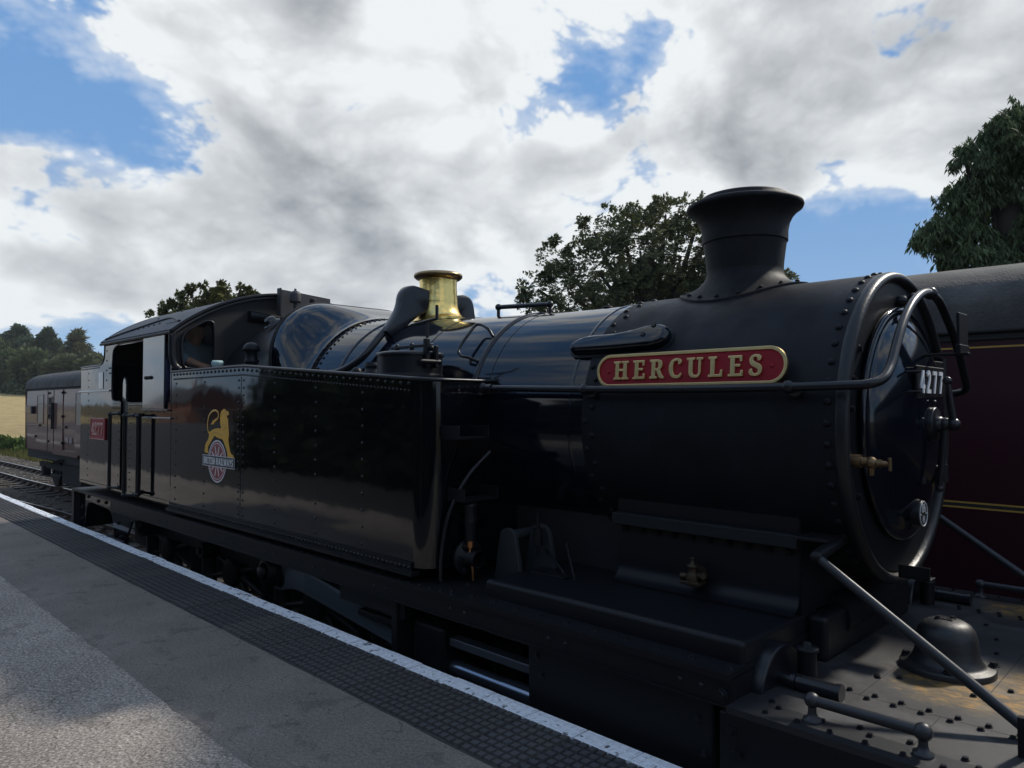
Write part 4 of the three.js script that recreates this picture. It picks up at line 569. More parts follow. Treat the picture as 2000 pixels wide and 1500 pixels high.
  part('big_end', [latheY([[0.075, 0.10], [0.10, 0.095], [0.105, 0.06], [0.13, 0.05], [0.13, -0.04]], 0, 0, 0, 28).rotateX(Math.PI / 2).translate(-5.70, 1.04, 1.12), latheY([[0, 0.14], [0.045, 0.14], [0.05, 0.10]], 0, 0, 0, 6).rotateX(Math.PI / 2).translate(-5.70, 1.04, 1.12)], M.frame, con);
  // motion bracket, slide bars, piston rod
  part('motion_bracket', [rbox(-3.86, -3.80, 0.62, 1.19, 0.72, 1.27, 0.008), rbox(-4.5, -3.75, 1.05, 1.19, 1.18, 1.25, 0.01), rbox(-4.35, -3.86, 0.96, 1.0, 1.0, 1.2, 0.006)], M.frame, loco);
  part('slide_bar', [rbox(-3.85, -2.55, 0.935, 0.985, 1.05, 1.13, 0.006)], M.steel, loco); part('piston_rod', [rod([-3.5, 0.80, 1.09], [-2.55, 0.80, 1.09], 0.045), rod([-3.0, 0.80, 1.09], [-2.55, 0.80, 1.09], 0.052), ball(-3.5, 0.80, 1.09, 0.06)], phys({ color: c3(0.25, 0.29, 0.36), roughness: 0.2, metalness: 0.9 }), loco);
  part('crosshead', [rbox(-3.75, -3.45, 0.70, 1.05, 1.0, 1.18, 0.03)], M.frame, loco);
  // cylinders: box on the running board with its flange and casing below
  for (const k of [1, -1]) {
    const S = (g) => (k > 0 ? g : mz(g));
    const cy = part('cylinder_block', [S(clean(rbox(-3.05, -1.475, 1.12, 1.425, 0.45, 1.215, 0.028, 4)))], M.satin, loco, k > 0 ? 'black cylinder casing below the smokebox on the platform side' : 'black cylinder casing below the smokebox on the far side');
    part('cylinder_cladding', [S(clean(rbox(-2.62, -1.56, 0.62, 1.20, 0.92, 1.31, 0.02, 3)))], M.frame, cy);
    part('cladding_stud', [[-2.55, 1.14], [-2.52, 1.05], [-1.63, 1.10], [-1.60, 0.96], [-2.48, 0.80]].map(([x, y]) => S(place(BOLT(0.014), [x, y, 1.31], [0, 0, 1]))), M.pipe, cy);
    // saddle side panel with its fillet
    part('saddle_panel', [S(clean(grid(1, 20, (u, v) => { const x = lerp(-2.52, -1.48, u); if (v < 0.6) { return [x, lerp(1.88, 1.52, v / 0.6), 0.655]; } const t = (v - 0.6) / 0.4 * Math.PI / 2; return [x, 1.52 - 0.09 * Math.sin(t), 0.655 + 0.09 * (1 - Math.cos(t))]; }))), S(box(-1.50, -1.475, 1.42, 1.9, 0.0, 0.65)), S(box(-2.53, -2.50, 1.42, 1.9, 0.0, 0.65))], M.satin, cy);
    part('saddle_flange', [S(clean(rbox(-2.54, -1.47, 1.735, 1.80, 0.64, 0.70, 0.006)))], phys({ color: c3(0.009, 0.011, 0.013), roughness: 0.55, specularIntensity: 0.6 }), cy);
    const fb = []; for (let i = 0; i < 10; i++) fb.push([[-2.47 + i * 0.105, 1.715, k * 0.662], [0, -0.35, k]]); pieces('bolt', BOLT(0.017), M.frame, fb, cy);
    // end cover, lubricator pot and tail rod tube in front
    part('end_cover', [S(clean(latheX([[0.205, 0], [0.205, 0.05], [0.19, 0.062], [0.17, 0.05], [0.10, 0.055], [0, 0.06]], -1.478, 1.17, 0.965, 48)))], M.pipe, cy);
    part('lubricator', [S(clean(latheY([[0.040, 0], [0.040, 0.12], [0.048, 0.125], [0.048, 0.14], [0.02, 0.145], [0.018, 0.16], [0, 0.165]], -1.36, 1.212, 0.86, 20)))], M.frame, cy);
    part('tail_rod_tube', [S(clean(rod([-1.43, 1.242, 1.0], [-1.32, 1.242, 1.0], 0.025))), S(clean(rod([-1.34, 1.242, 1.0], [-1.165, 1.242, 1.0], 0.033))), S(clean(rod([-1.18, 1.242, 1.0], [-1.16, 1.242, 1.0], 0.037))), S(clean(rod([-1.365, 1.242, 1.0], [-1.345, 1.242, 1.0], 0.034)))], M.pipe, cy);
  }
  part('drain_valve', [rod([-2.0, 1.53, 0.655], [-2.0, 1.53, 0.72], 0.045, 0.045, 8), latheY([[0.032, -0.045], [0.036, -0.02], [0.034, 0.015], [0.024, 0.02], [0.024, 0.045], [0.03, 0.05], [0.03, 0.06], [0.012, 0.064], [0.01, 0.09], [0.016, 0.094], [0, 0.1]], -2.0, 1.53, 0.735, 12), rbox(-2.055, -1.945, 1.49, 1.51, 0.69, 0.77, 0.005), rod([-2.0, 1.53, 0.72], [-2.06, 1.53, 0.76], 0.02, 0.02, 6), rod([-2.0, 1.53, 0.72], [-1.93, 1.545, 0.75], 0.018, 0.018, 6)], phys({ color: c3(0.055, 0.04, 0.025), metalness: 0.7, roughness: 0.5 }), loco);
  // front platform with seams, bolts, worn paint
  const W_ = (u, v) => { const X = u * 1.6 - 1.7, Zc = v * 1.6 - 0.2; const d = Math.hypot((X + 0.80) / 0.34, (Zc - 0.52) / 0.25), ed = d + 0.35 * tn(u, v, 8, 5) + 0.12 * tn(u, v, 60, 2); const w = (1 - sstep(0.62, 1.15, ed)) * (0.55 + 0.45 * sstep(-0.1, 0.2, tn(u, v, 22, 3))); const e2 = Math.hypot((X + 0.55) / 0.30, (Zc - 0.25) / 0.22) + 0.4 * tn(u + 0.5, v, 9, 4), w2 = (1 - sstep(0.5, 1.2, e2)) * 0.8; const ww = Math.max(w, w2); const g = 0.19 + 0.07 * tn(u, v, 5, 5) + 0.025 * tn(u, v, 50, 2); const s = sstep(0.15, 0.4, tn(u + 0.2, v + 0.7, 6, 5)) * 0.06; const wk = ww * (0.45 + 0.55 * sstep(-0.25, 0.2, tn(u * 1, v * 3, 30, 3))), gr = sstep(0.1, 0.5, tn(u + 0.6, v * 2, 12, 5)) * 0.16 * sstep(0.2, 0.6, w2 + w); return [lerp(g + s + gr, 0.56, wk), lerp(g + s + gr, 0.42, wk), lerp(g + 0.008 + s + gr, 0.20, wk)]; };
  const wt = tex(1024, W_, true); wt.repeat.set(1 / 1.6, 1 / 1.6); wt.offset.set(1.7 / 1.6, 0.2 / 1.6);
  const mp = phys({ map: wt, roughness: 0.52, metalness: 0.25, bumpMap: per(T.fine, 0.12), bumpScale: 0.0008 });
  const mp2 = phys({ color: c3(0.017, 0.018, 0.021), roughness: 0.5, metalness: 0.2, bumpMap: per(T.grime, 0.3), bumpScale: 0.001 });
  const fp = part('front_platform', [box(-1.47, -0.42, 1.185, 1.21, -0.875, 0.873), box(-1.47, -0.42, 1.185, 1.21, 0.876, 1.222), box(-1.47, -0.42, 1.185, 1.21, -1.222, -0.878)], mp, loco, 'bolted front platform with a patch of worn orange paint');
  for (const g of both(box(-1.47, -0.42, 1.186, 1.212, 1.225, 1.372))) part('edge_strip', [g], mp2, fp); for (const g of both(rbox(-1.50, -0.42, 0.93, 1.186, 1.345, 1.37, 0.004))) part('edge_valance', [g], M.frame, fp); part('step_riser', [box(-1.50, -1.47, 1.0, 1.3, -1.34, 1.34)], M.frame, fp);
  part('valance_stud', [[-1.45, 1.12], [-1.42, 1.04], [-1.49, 1.25]].map(([x, y]) => place(BOLT(0.02), [x, y, 1.37], [0, 0, 1])), M.frame, fp);
  part('plate_seam', [box(-1.14, -1.137, 1.2, 1.2105, 0.3, 0.872), box(-0.84, -0.837, 1.2, 1.2105, 0.877, 1.221), box(-0.76, -0.757, 1.2, 1.2105, -0.8, 0.6)], M.soot, fp);
  const pb = []; for (let i = 0; i < 8; i++) { const x = -1.20 + i * 0.1; pb.push([[x, 1.21, 0.90], [0, 1, 0]], [[x + 0.015, 1.21, 0.85], [0, 1, 0]], [[x, 1.21, -0.90], [0, 1, 0]], [[x + 0.015, 1.21, -0.85], [0, 1, 0]]); } for (let i = 0; i < 9; i++) { const x = -1.33 + i * 0.123; pb.push([[x, 1.212, 1.318], [0, 1, 0]], [[x, 1.212, -1.318], [0, 1, 0]]); }
  for (let i = 0; i < 6; i++) { const x = -1.36 + i * 0.17; pb.push([[x, 1.21, 1.20], [0, 1, 0]], [[x + 0.05, 1.212, 1.245], [0, 1, 0]]); }
  for (const [x, z] of [[-1.15, 0.62], [-1.08, 0.56], [-1.16, 0.60], [-0.80, 0.56], [-0.70, 0.40], [-0.62, 0.20], [-0.60, 0.62], [-0.85, -0.1], [-0.72, -0.25], [-0.62, 0.0], [-0.9, -0.35], [-1.0, 0.02], [-0.55, -0.2], [-0.75, -0.5], [-1.0, -0.6]]) pb.push([[x, 1.21, z], [0, 1, 0]]);
  pieces('bolt', BOLT(0.011), M.pipe, pb, fp);
  // domed cover
  const bc = part('domed_cover', [latheY([[0.192, 0], [0.192, 0.02], [0.186, 0.027], [0.16, 0.031], [0.145, 0.042], [0.132, 0.07], [0.126, 0.11], [0.123, 0.148], [0.114, 0.18], [0.097, 0.204], [0.072, 0.218], [0.04, 0.224], [0, 0.226]], -0.965, 1.211, 0.285, 64)], M.bell, fp, 'bell shaped black cover bolted to the front platform');
  for (const [x, z] of [[-1.13, 0.30], [-0.80, 0.20], [-0.92, 0.44]]) part('bolt', [place(BOLT(0.018), [x, 1.243, z], [0, 1, 0])], M.pipe, bc);
  part('top_bolts', [place(BOLT(0.012), [-0.995, 1.435, 0.30], [0, 1, 0]), place(BOLT(0.012), [-0.945, 1.435, 0.26], [0, 1, 0]), rbox(-1.005, -0.935, 1.430, 1.440, 0.25, 0.31, 0.003)], M.pipe, bc);
  // platform grab rails, stays, lamp bracket
  for (const k of [1, -1]) {
    part('platform_rail', [rod([-1.17, 1.29, k * 1.265], [-0.79, 1.29, k * 1.265], 0.0195, 0.0205), ball(-1.17, 1.29, k * 1.265, 0.029, 24), ball(-0.79, 1.29, k * 1.265, 0.031, 24), ...[-1.17, -0.79].map((x) => latheY([[0.034, 0], [0.034, 0.012], [0.02, 0.018], [0.0155, 0.035], [0.0155, 0.075]], x, 1.211, k * 1.265, 28))], M.strut, loco, k > 0 ? 'grab rail on the platform-side edge' : 'grab rail on the far edge');
    part('stay_rod', [rod([-1.30, 1.745, k * 0.87], [-0.53, 1.222, k * 0.87], 0.0195, 0.0215, 24), ball(-0.53, 1.225, k * 0.87, 0.026)], M.strut, loco, k > 0 ? 'near stay rod from the smokebox to the platform' : 'far stay rod from the smokebox to the platform');
    part('stay_bracket', [rod([-1.31, 1.752, k * 0.872], [-1.31, 1.80, k * 0.52], 0.028, 0.028, 12), ball(-1.31, 1.752, k * 0.872, 0.027), rbox(-1.44, -1.30, 1.795, 1.812, k > 0 ? 0.62 : -0.78, k > 0 ? 0.78 : -0.62, 0.004)], M.frame, loco);
  }
  part('lamp_bracket', [rbox(-1.20, -1.06, 1.57, 1.63, 0.165, 0.173, 0.003), rbox(-1.20, -1.06, 1.565, 1.572, 0.08, 0.17, 0.003)], M.satin, loco);
  part('front_beam_post', [rbox(-0.56, -0.53, 1.205, 1.345, 1.02, 1.05, 0.004)], M.frame, loco);
  part('steam_chest', [rod([-1.46, 1.36, 0.35], [-1.46, 1.36, -0.35], 0.10), rbox(-1.48, -1.38, 1.20, 1.42, -0.6, 0.6, 0.03)], M.frame, loco);
}
// fittings in the gap between tank and smokebox
{
  for (const [y, z0, z1] of [[2.205, 0.94, 1.19], [1.825, 0.86, 1.14]]) part('tank_step', [rbox(-3.46, -3.30, y - 0.006, y + 0.006, z0, z1, 0.003), rbox(-3.46, -3.30, y, y + 0.075, z0, z0 + 0.008, 0.003), rbox(-3.46, -3.30, y, y + 0.075, z1 - 0.008, z1, 0.003)], M.satin, loco);
  part('small_pipe', [pathTube([[-3.30, 2.12, 0.93], [-3.36, 1.98, 1.05], [-3.42, 1.75, 1.16], [-3.44, 1.5, 1.205], [-3.44, 1.34, 1.21]], 0.0125, 50)], M.pipe, loco);
  part('oil_cup', [latheY([[0.03, 0], [0.035, 0.1], [0.042, 0.11], [0.042, 0.13], [0.036, 0.135], [0.036, 0.2], [0.042, 0.205], [0.042, 0.23], [0, 0.235]], -3.34, 1.58, 1.06, 24)], M.satin, loco);
  part('copper_pipe', [rod([-3.34, 1.585, 1.06], [-3.34, 1.54, 1.06], 0.022, 0.022, 6), pathTube([[-3.34, 1.55, 1.06], [-3.34, 1.48, 1.065], [-3.32, 1.42, 1.06], [-3.325, 1.34, 1.05]], 0.008, 30)], M.copper, loco);
  part('pipe_flange', [latheX([[0.05, 0], [0.11, 0.0], [0.11, 0.03], [0.05, 0.035], [0.05, 0.12]], -3.40, 1.47, 1.04, 32)], M.frame, loco);
  part('flange_bolts', Array.from({ length: 6 }, (_, i) => place(BOLT(0.018), [-3.37, 1.47 + 0.085 * Math.sin(i * 1.047), 1.04 + 0.085 * Math.cos(i * 1.047)], [1, 0, 0])), M.pipe, loco);
  const arch = (w, h) => { const s = new THREE.Shape(); s.moveTo(-w, 0); s.lineTo(-w * 0.55, h - w * 0.5); s.bezierCurveTo(-w * 0.5, h, w * 0.5, h, w * 0.6, h - w * 0.5); s.lineTo(w * 1.1, 0); s.closePath(); return s; };
  part('reversing_bracket', [tr(ext(arch(0.11, 0.33), 0.02, 0.004), -3.20, 1.33, 0.86), tr(ext(arch(0.13, 0.36), 0.02, 0.004), -3.06, 1.33, 0.72), rod([-3.2, 1.6, 0.6], [-3.2, 1.6, 0.88], 0.035)], phys({ color: c3(0.024, 0.028, 0.032), roughness: 0.5 }), loco);
  part('spring_rod', [rod([-3.02, 1.66, 0.8], [-3.02, 1.56, 0.8], 0.03), rod([-3.02, 1.75, 0.8], [-3.02, 1.5, 0.8], 0.012), rod([-3.05, 1.55, 0.72], [-2.72, 1.40, 0.85], 0.009), rod([-2.86, 1.58, 0.72], [-2.68, 1.42, 0.86], 0.009), rod([-2.9, 1.34, 0.9], [-2.9, 1.44, 0.9], 0.02), rbox(-2.95, -2.7, 1.42, 1.44, 0.84, 0.94, 0.004)], M.frame, loco);
}

// ------------------------------------------------------------------ coaches
const MC = {
  maroon: phys({ color: c3(0.030, 0.0065, 0.011), roughness: 0.4, specularIntensity: 0.5, clearcoat: 0.7, clearcoatRoughness: 0.12, bumpMap: per(T.wave, 1.5), bumpScale: 0.002 }),
  faded: phys({ color: c3(0.105, 0.046, 0.042), roughness: 0.5, specularIntensity: 0.4, clearcoat: 0.4, clearcoatRoughness: 0.08, bumpMap: per(T.wave, 0.55), bumpScale: 0.006 }),
  roof: phys({ roughness: 0.8, map: per(tex(512, (u, v) => { const k = 0.235 + 0.10 * tn(u, v, 5, 6) + 0.03 * tn(u, v, 60, 2); return [k * 1.03, k, k * 0.97]; }, true), 2.2), bumpMap: per(T.grime, 1.1), bumpScale: 0.012 }),
  line: phys({ color: c3(0.42, 0.25, 0.045), roughness: 0.5 }),
  under: phys({ color: c3(0.010, 0.0095, 0.009), roughness: 0.8, bumpMap: per(T.grime, 0.3), bumpScale: 0.002 }),
};
function coachShell(o, x0, x1, zn, w, yb, ye, yt, paint) {
  const zc = zn - w / 2, prof = []; for (let i = 0; i <= 24; i++) { const a = i / 24 * Math.PI; prof.push([ye + (yt - ye) * Math.pow(Math.sin(a), 0.6), zc + (w / 2 + 0.02) * Math.cos(a) * (1 - 0.10 * Math.sin(a) ** 2)]); }
  const body = part('body', [grid(40, 10, (u, v) => [lerp(x0, x1, u), lerp(yb, ye, v), zn - 0.05 * Math.max(0, v - 0.55) ** 2 - 0.03 * (1 - v) ** 3]), grid(2, 2, (u, v) => [lerp(x0, x1, u), lerp(yb, ye, v), zn - w]), ...[x0, x1].map((x) => { const s = shapeOf([[zn, yb], ...prof.map(([y, z]) => [z, y]), [zn - w, yb]]); return new THREE.ShapeGeometry(s).rotateY(-Math.PI / 2).translate(x, 0, 0); }), box(x0, x1, yb, yb + 0.02, zn - w + 0.04, zn - 0.05)], paint, o);
  part('roof', [grid(60, 24, (u, v) => { const p = prof[Math.round(v * 24)]; return [lerp(x0 - 0.04, x1 + 0.04, u), p[0] + 0.015 + 0.006 * gn(u * 60, v * 7), p[1]]; })], MC.roof, o, 'weathered dark grey roof');
  part('gutter', [rod([x0, ye + 0.01, zn + 0.012], [x1, ye + 0.01, zn + 0.012], 0.018, 0.018, 8), box(x0, x1, ye - 0.05, ye - 0.005, zn - 0.005, zn + 0.008)], MC.under, o);
  return body;
}
function bogie(o, x, zc, r) {
  for (const dx of [-1.25, 1.25]) part('wheelset', [1, -1].flatMap((k) => [new THREE.CylinderGeometry(r, r * 1.02, 0.12, 36).rotateX(Math.PI / 2).translate(x + dx, r, zc + k * 0.66), new THREE.CylinderGeometry(r * 0.86, r * 0.86, 0.13, 36).rotateX(Math.PI / 2).translate(x + dx, r, zc + k * 0.665), rbox(x + dx - 0.14, x + dx + 0.14, r - 0.13, r + 0.16, zc + k * 0.98 - 0.1, zc + k * 0.98 + 0.1, 0.03)]), MC.under, o);
  part('bogie_frame', both(box(x - 1.8, x + 1.8, r + 0.10, r + 0.26, 0.93, 1.03)).map((g) => g.translate(0, 0, zc)).concat([0, 1].flatMap((k) => [tr(rbox(-0.5, 0.5, r - 0.12, r - 0.02, -0.06, 0.06, 0.02), x, 0, zc + (k ? -1 : 1) * 0.98), rod([x - 0.45, r - 0.05, zc + (k ? -1 : 1) * 0.98], [x - 0.2, r + 0.2, zc + (k ? -1 : 1) * 0.98], 0.04), rod([x + 0.45, r - 0.05, zc + (k ? -1 : 1) * 0.98], [x + 0.2, r + 0.2, zc + (k ? -1 : 1) * 0.98], 0.04)])), MC.under, o);
}
{
  const o = thing('maroon_coach', 'dark maroon coach with yellow lining beyond the smokebox at the right edge', 'railway coach');
  coachShell(o, -8.2, 10.5, -2.1, 2.7, 1.02, 2.93, 3.56, MC.maroon);
  const zs = (y) => { const v = (y - 1.02) / 1.91; return -2.1 - 0.05 * Math.max(0, v - 0.55) ** 2 - 0.03 * (1 - v) ** 3; };
  for (const [y, h] of [[2.826, 0.012], [1.692, 0.012], [1.655, 0.012]]) part('lining', [box(-8.2, 10.5, y - h / 2, y + h / 2, zs(y) - 0.004, zs(y) + 0.0025)], MC.line, o, 'thin yellow lining');
  part('lining', [box(-8.2, 10.5, 1.6615, 1.6855, zs(1.67) - 0.004, zs(1.67) + 0.0015)], MC.under, o, 'black band between the yellow lines');
  part('solebar', [box(-8.1, 10.4, 0.78, 1.02, -2.24, -2.16), box(-8.1, 10.4, 0.78, 1.02, -4.7, -4.62), box(-3, 3, 0.35, 0.8, -2.6, -2.3)], MC.under, o);
  bogie(o, -5.6, -3.42, 0.45); bogie(o, 7.5, -3.42, 0.45);
}
{
  const zc0 = -1.2, o = thing('brown_parcels_coach', 'faded reddish brown coach with double doors standing behind the bunker', 'railway coach');
  const P = (px, py) => { const d = dirOf(px, py), t = (zc0 - EYE.z) / d.z; return [EYE.x + d.x * t, EYE.y + d.y * t]; };   // a bearing met with the plane of the coach side
  const x0 = -25.95, x1 = -11.5, yb = 1.10, ye = 2.86;
  coachShell(o, x0, x1, zc0, 2.6, yb, ye, 3.40, MC.faded);
  const zs = (y) => { const v = (y - yb) / (ye - yb); return zc0 - 0.05 * Math.max(0, v - 0.55) ** 2 - 0.03 * (1 - v) ** 3; };
  const door = (pa, pb, name, label) => { const [xa] = P(pa, 800), [xb] = P(pb, 800); return part(name, [rbox(xa + 0.012, xb - 0.012, yb + 0.04, ye - 0.06, zc0 - 0.035, zc0 + 0.012, 0.006)], MC.faded, o, label); };
  const d1 = door(72, 94, 'luggage_door'), d2 = door(95, 106, 'luggage_door', 'door with an open dark window'), d3 = door(107, 124, 'luggage_door'), d4 = door(148, 163, 'luggage_door');
  const pane = (d, pa, pb, ya, yb2, mat, lab) => { const [xa] = P(pa, 800), [xb] = P(pb, 800); const w = part('window', [rbox(xa, xb, ya, yb2, zc0 + 0.004, zc0 + 0.016, 0.004)], mat, d, lab); part('window_frame', [rbox(xa - 0.04, xa, ya - 0.04, yb2 + 0.04, zc0, zc0 + 0.024, 0.005), rbox(xb, xb + 0.04, ya - 0.04, yb2 + 0.04, zc0, zc0 + 0.024, 0.005), rbox(xa, xb, ya - 0.04, ya, zc0, zc0 + 0.024, 0.005), rbox(xa, xb, yb2, yb2 + 0.04, zc0, zc0 + 0.024, 0.005), rbox(xa, xb, yb2 - 0.24, yb2 - 0.21, zc0 + 0.01, zc0 + 0.024, 0.004)], MC.faded, d); return w; };
  const grey = phys({ color: c3(0.055, 0.052, 0.055), roughness: 0.35, clearcoat: 0.12, clearcoatRoughness: 0.05 });
  pane(d1, 75, 86, 1.9, 2.66, grey); pane(d2, 97, 103.5, 2.0, 2.6, M.soot, 'dark open window'); pane(d4, 150, 160, 1.9, 2.68, grey);
  void d3;
  part('door_handle', [105.5, 108.5].map((p) => { const [x] = P(p, 800); return rod([x, 1.75, zc0 + 0.05], [x, 2.45, zc0 + 0.05], 0.018); }), M.satin, o);
  part('hinge', [[97, 2.72], [124, 2.72], [97, 2.1], [124, 2.1], [97, 1.4], [124, 1.4], [72.5, 1.5], [80, 1.82], [131, 1.82]].map(([p, y]) => { const [x] = P(p, 800); return rbox(x - 0.05, x + 0.05, y - 0.03, y + 0.03, zc0 - 0.01, zc0 + 0.05, 0.01); }), M.satin, o);
  part('waist_rail', [rbox(x0, P(94, 800)[0], 1.80, 1.825, zc0 - 0.01, zc0 + 0.014, 0.004), rbox(P(107, 800)[0], x1, 1.80, 1.825, zc0 - 0.01, zc0 + 0.014, 0.004)], MC.faded, o);
  part('notice_panel', [[130, 135], [137, 142]].map(([a, b]) => rbox(P(a, 800)[0], P(b, 800)[0], 1.42, 1.56, zc0 - 0.02, zc0 + 0.008, 0.003)), phys({ color: c3(0.22, 0.18, 0.18), roughness: 0.5 }), o);
  part('side_box', [rbox(P(54, 800)[0], P(68, 800)[0], 2.16, 2.34, zc0 - 0.02, zc0 + 0.06, 0.01)], MC.faded, o); part('box_end', [rbox(P(66, 800)[0], P(69, 800)[0], 2.14, 2.36, zc0 - 0.02, zc0 + 0.08, 0.01)], M.soot, o);
  part('lower_panel', [rbox(P(103, 880)[0], P(152, 880)[0], yb - 0.03, yb + 0.12, zc0 - 0.03, zc0 + 0.008, 0.004)], MC.faded, o);
  part('solebar', [box(x0 + 0.1, x1, 0.86, 1.10, zc0 - 0.14, zc0 - 0.05), box(x0 + 0.1, x1, 0.86, 1.10, zc0 - 2.55, zc0 - 2.45), rbox(P(80, 885)[0], P(122, 885)[0], 0.93, 0.97, zc0 - 0.1, zc0 + 0.12, 0.01), rod([x0 + 0.1, 0.98, zc0 - 0.4], [x0 - 0.3, 0.98, zc0 - 0.4], 0.08), new THREE.CylinderGeometry(0.2, 0.2, 0.05, 20).rotateZ(Math.PI / 2).translate(x0 - 0.3, 0.98, zc0 - 0.4)], MC.under, o);
  part('battery_box', [rbox(-22.35, -20.6, 0.30, 0.86, zc0 - 0.6, zc0 - 0.12, 0.03)], MC.under, o);
  part('rain_strip', [pathTube([[-24.2, 3.16, zc0 - 0.32], [-23.4, 3.24, zc0 - 0.45], [-22.2, 3.26, zc0 - 0.48], [-21.2, 3.2, zc0 - 0.36]], 0.018, 30)], MC.roof, o);
  bogie(o, -23.55, zc0 - 1.28, 0.47);
}

// ------------------------------------------------------------------ people in the cab
function field(bones, size, centre, half, k, mat, name, parent) {           // one skin over tapered bones
  const mc = new MarchingCubes(size, mat, false, false, 120000); mc.isolation = 0; const B = bones.map((b) => ({ a: V(...b[0]), b: V(...b[2]), ra: b[1], rb: b[3] }));
  const p = V(), ab = V(), ap = V();
  for (let z = 0; z < size; z++) for (let y = 0; y < size; y++) for (let x = 0; x < size; x++) {
    p.set(centre[0] + (x - size / 2) / (size / 2) * half, centre[1] + (y - size / 2) / (size / 2) * half, centre[2] + (z - size / 2) / (size / 2) * half); let s = 0;
    for (const { a, b, ra, rb } of B) { ab.subVectors(b, a); ap.subVectors(p, a); const t = clamp(ap.dot(ab) / Math.max(1e-9, ab.lengthSq())); const d = ap.addScaledVector(ab, -t).length() - lerp(ra, rb, t); s += Math.exp(-d * k); }
    mc.field[x + y * size + z * size * size] = Math.log(Math.max(s, 1e-30)) / k / half;
  }
  mc.update(); const n = mc.count, g = new THREE.BufferGeometry(), pa = new Float32Array(n * 3), na = new Float32Array(n * 3);
  for (let i = 0; i < n * 3; i += 3) { for (let c = 0; c < 3; c++) pa[i + c] = mc.positionArray[i + c] * half + centre[c]; const L = Math.hypot(mc.normalArray[i], mc.normalArray[i + 1], mc.normalArray[i + 2]) || 1; for (let c = 0; c < 3; c++) na[i + c] = mc.normalArray[i + c] / L; }
  g.setAttribute('position', new THREE.BufferAttribute(pa, 3)); g.setAttribute('normal', new THREE.BufferAttribute(na, 3)); g.setAttribute('uv', new THREE.BufferAttribute(new Float32Array(n * 2), 2));
  let gg = mergeVertices(new THREE.BufferGeometry().setAttribute('position', g.attributes.position), 1e-4); gg.computeVertexNormals();
  return part(name, [gg], mat, parent);
}
const skin = phys({ color: c3(0.36, 0.19, 0.13), roughness: 0.6 });
function person(label, o, J, shirt, trousers, capMat) {
  // J: joints in world metres
  const t = thing('person', label, 'person');
  const mid = (a, b, s = 0.5) => a.map((v, i) => lerp(v, b[i], s));
  const hand = (w, e) => { const d = V(...w).sub(V(...e)).normalize(), s = V().crossVectors(d, V(0, 1, 0)).normalize(), o2 = []; const W = V(...w); const palm = W.clone().addScaledVector(d, 0.07); o2.push([w, 0.028, [palm.x, palm.y, palm.z], 0.036]); for (let i = -1.5; i <= 1.5; i++) { const a = palm.clone().addScaledVector(s, i * 0.02), b = a.clone().addScaledVector(d, 0.055).add(V(0, -0.02, 0)), c = b.clone().addScaledVector(d, 0.02).add(V(0, -0.035, 0)); o2.push([[a.x, a.y, a.z], 0.010, [b.x, b.y, b.z], 0.0095], [[b.x, b.y, b.z], 0.0095, [c.x, c.y, c.z], 0.008]); } const th = W.clone().addScaledVector(d, 0.02).addScaledVector(s, 0.03), te = th.clone().addScaledVector(d, 0.05).addScaledVector(s, 0.02); o2.push([[th.x, th.y, th.z], 0.012, [te.x, te.y, te.z], 0.010]); return o2; };
  const f = V(...J.face).normalize(), side = V().crossVectors(f, V(0, 1, 0)).normalize(), H = V(...J.head), q = (a, b, c) => { const p = H.clone().addScaledVector(f, a).addScaledVector(V(0, 1, 0), b).addScaledVector(side, c); return [p.x, p.y, p.z]; };
  const bones = [[q(-0.02, 0.03, 0), 0.088, q(0.0, 0.045, 0), 0.088], [q(0.03, -0.07, 0), 0.058, q(0.02, 0, 0), 0.075], [q(0.085, 0.0, 0), 0.012, q(0.108, -0.025, 0), 0.015], [q(0.075, -0.085, 0), 0.022, q(0.06, -0.1, 0), 0.025], [q(-0.01, -0.01, 0.085), 0.012, q(-0.015, -0.045, 0.083), 0.009], [q(-0.01, -0.01, -0.085), 0.012, q(-0.015, -0.045, -0.083), 0.009],
    [q(-0.01, -0.07, 0), 0.055, J.neck, 0.058], [J.neck, 0.06, J.chest, 0.125], [J.chest, 0.14, J.hip, 0.125], [J.shL, 0.062, J.elL, 0.045], [J.elL, 0.043, J.wrL, 0.030], [J.shR, 0.062, J.elR, 0.045], [J.elR, 0.043, J.wrR, 0.030], [J.neck, 0.055, J.shL, 0.065], [J.neck, 0.055, J.shR, 0.065],
    [[J.hip[0], J.hip[1] - 0.05, J.hip[2] - 0.09], 0.085, J.kneeL, 0.062], [J.kneeL, 0.06, J.ankL, 0.042], [[J.hip[0], J.hip[1] - 0.05, J.hip[2] + 0.09], 0.085, J.kneeR, 0.062], [J.kneeR, 0.06, J.ankR, 0.042], [J.ankL, 0.045, [J.ankL[0] + 0.17, J.ankL[1] - 0.03, J.ankL[2]], 0.04], [J.ankR, 0.045, [J.ankR[0] + 0.17, J.ankR[1] - 0.03, J.ankR[2]], 0.04], ...hand(J.wrL, J.elL), ...hand(J.wrR, J.elR)];
  const c = mid(J.ankL, [H.x, H.y, H.z]); field(bones, 116, c, 1.05, 60, skin, 'body', t);
  const e = o.sleeve; field([[J.neck, 0.072, J.chest, 0.15], [J.chest, 0.162, J.hip, 0.145], [J.neck, 0.07, J.shL, 0.08], [J.neck, 0.07, J.shR, 0.08], [J.shL, 0.078, mid(J.elL, J.wrL, e), 0.052], [J.shR, 0.078, J.elR, 0.062], [J.elR, 0.06, mid(J.elR, J.wrR, e), 0.05], [J.shL, 0.078, J.elL, 0.064]].slice(0, e > 0 ? 8 : 8), 90, mid(J.chest, J.hip, 0.2), 0.75, 50, shirt, 'shirt', t);
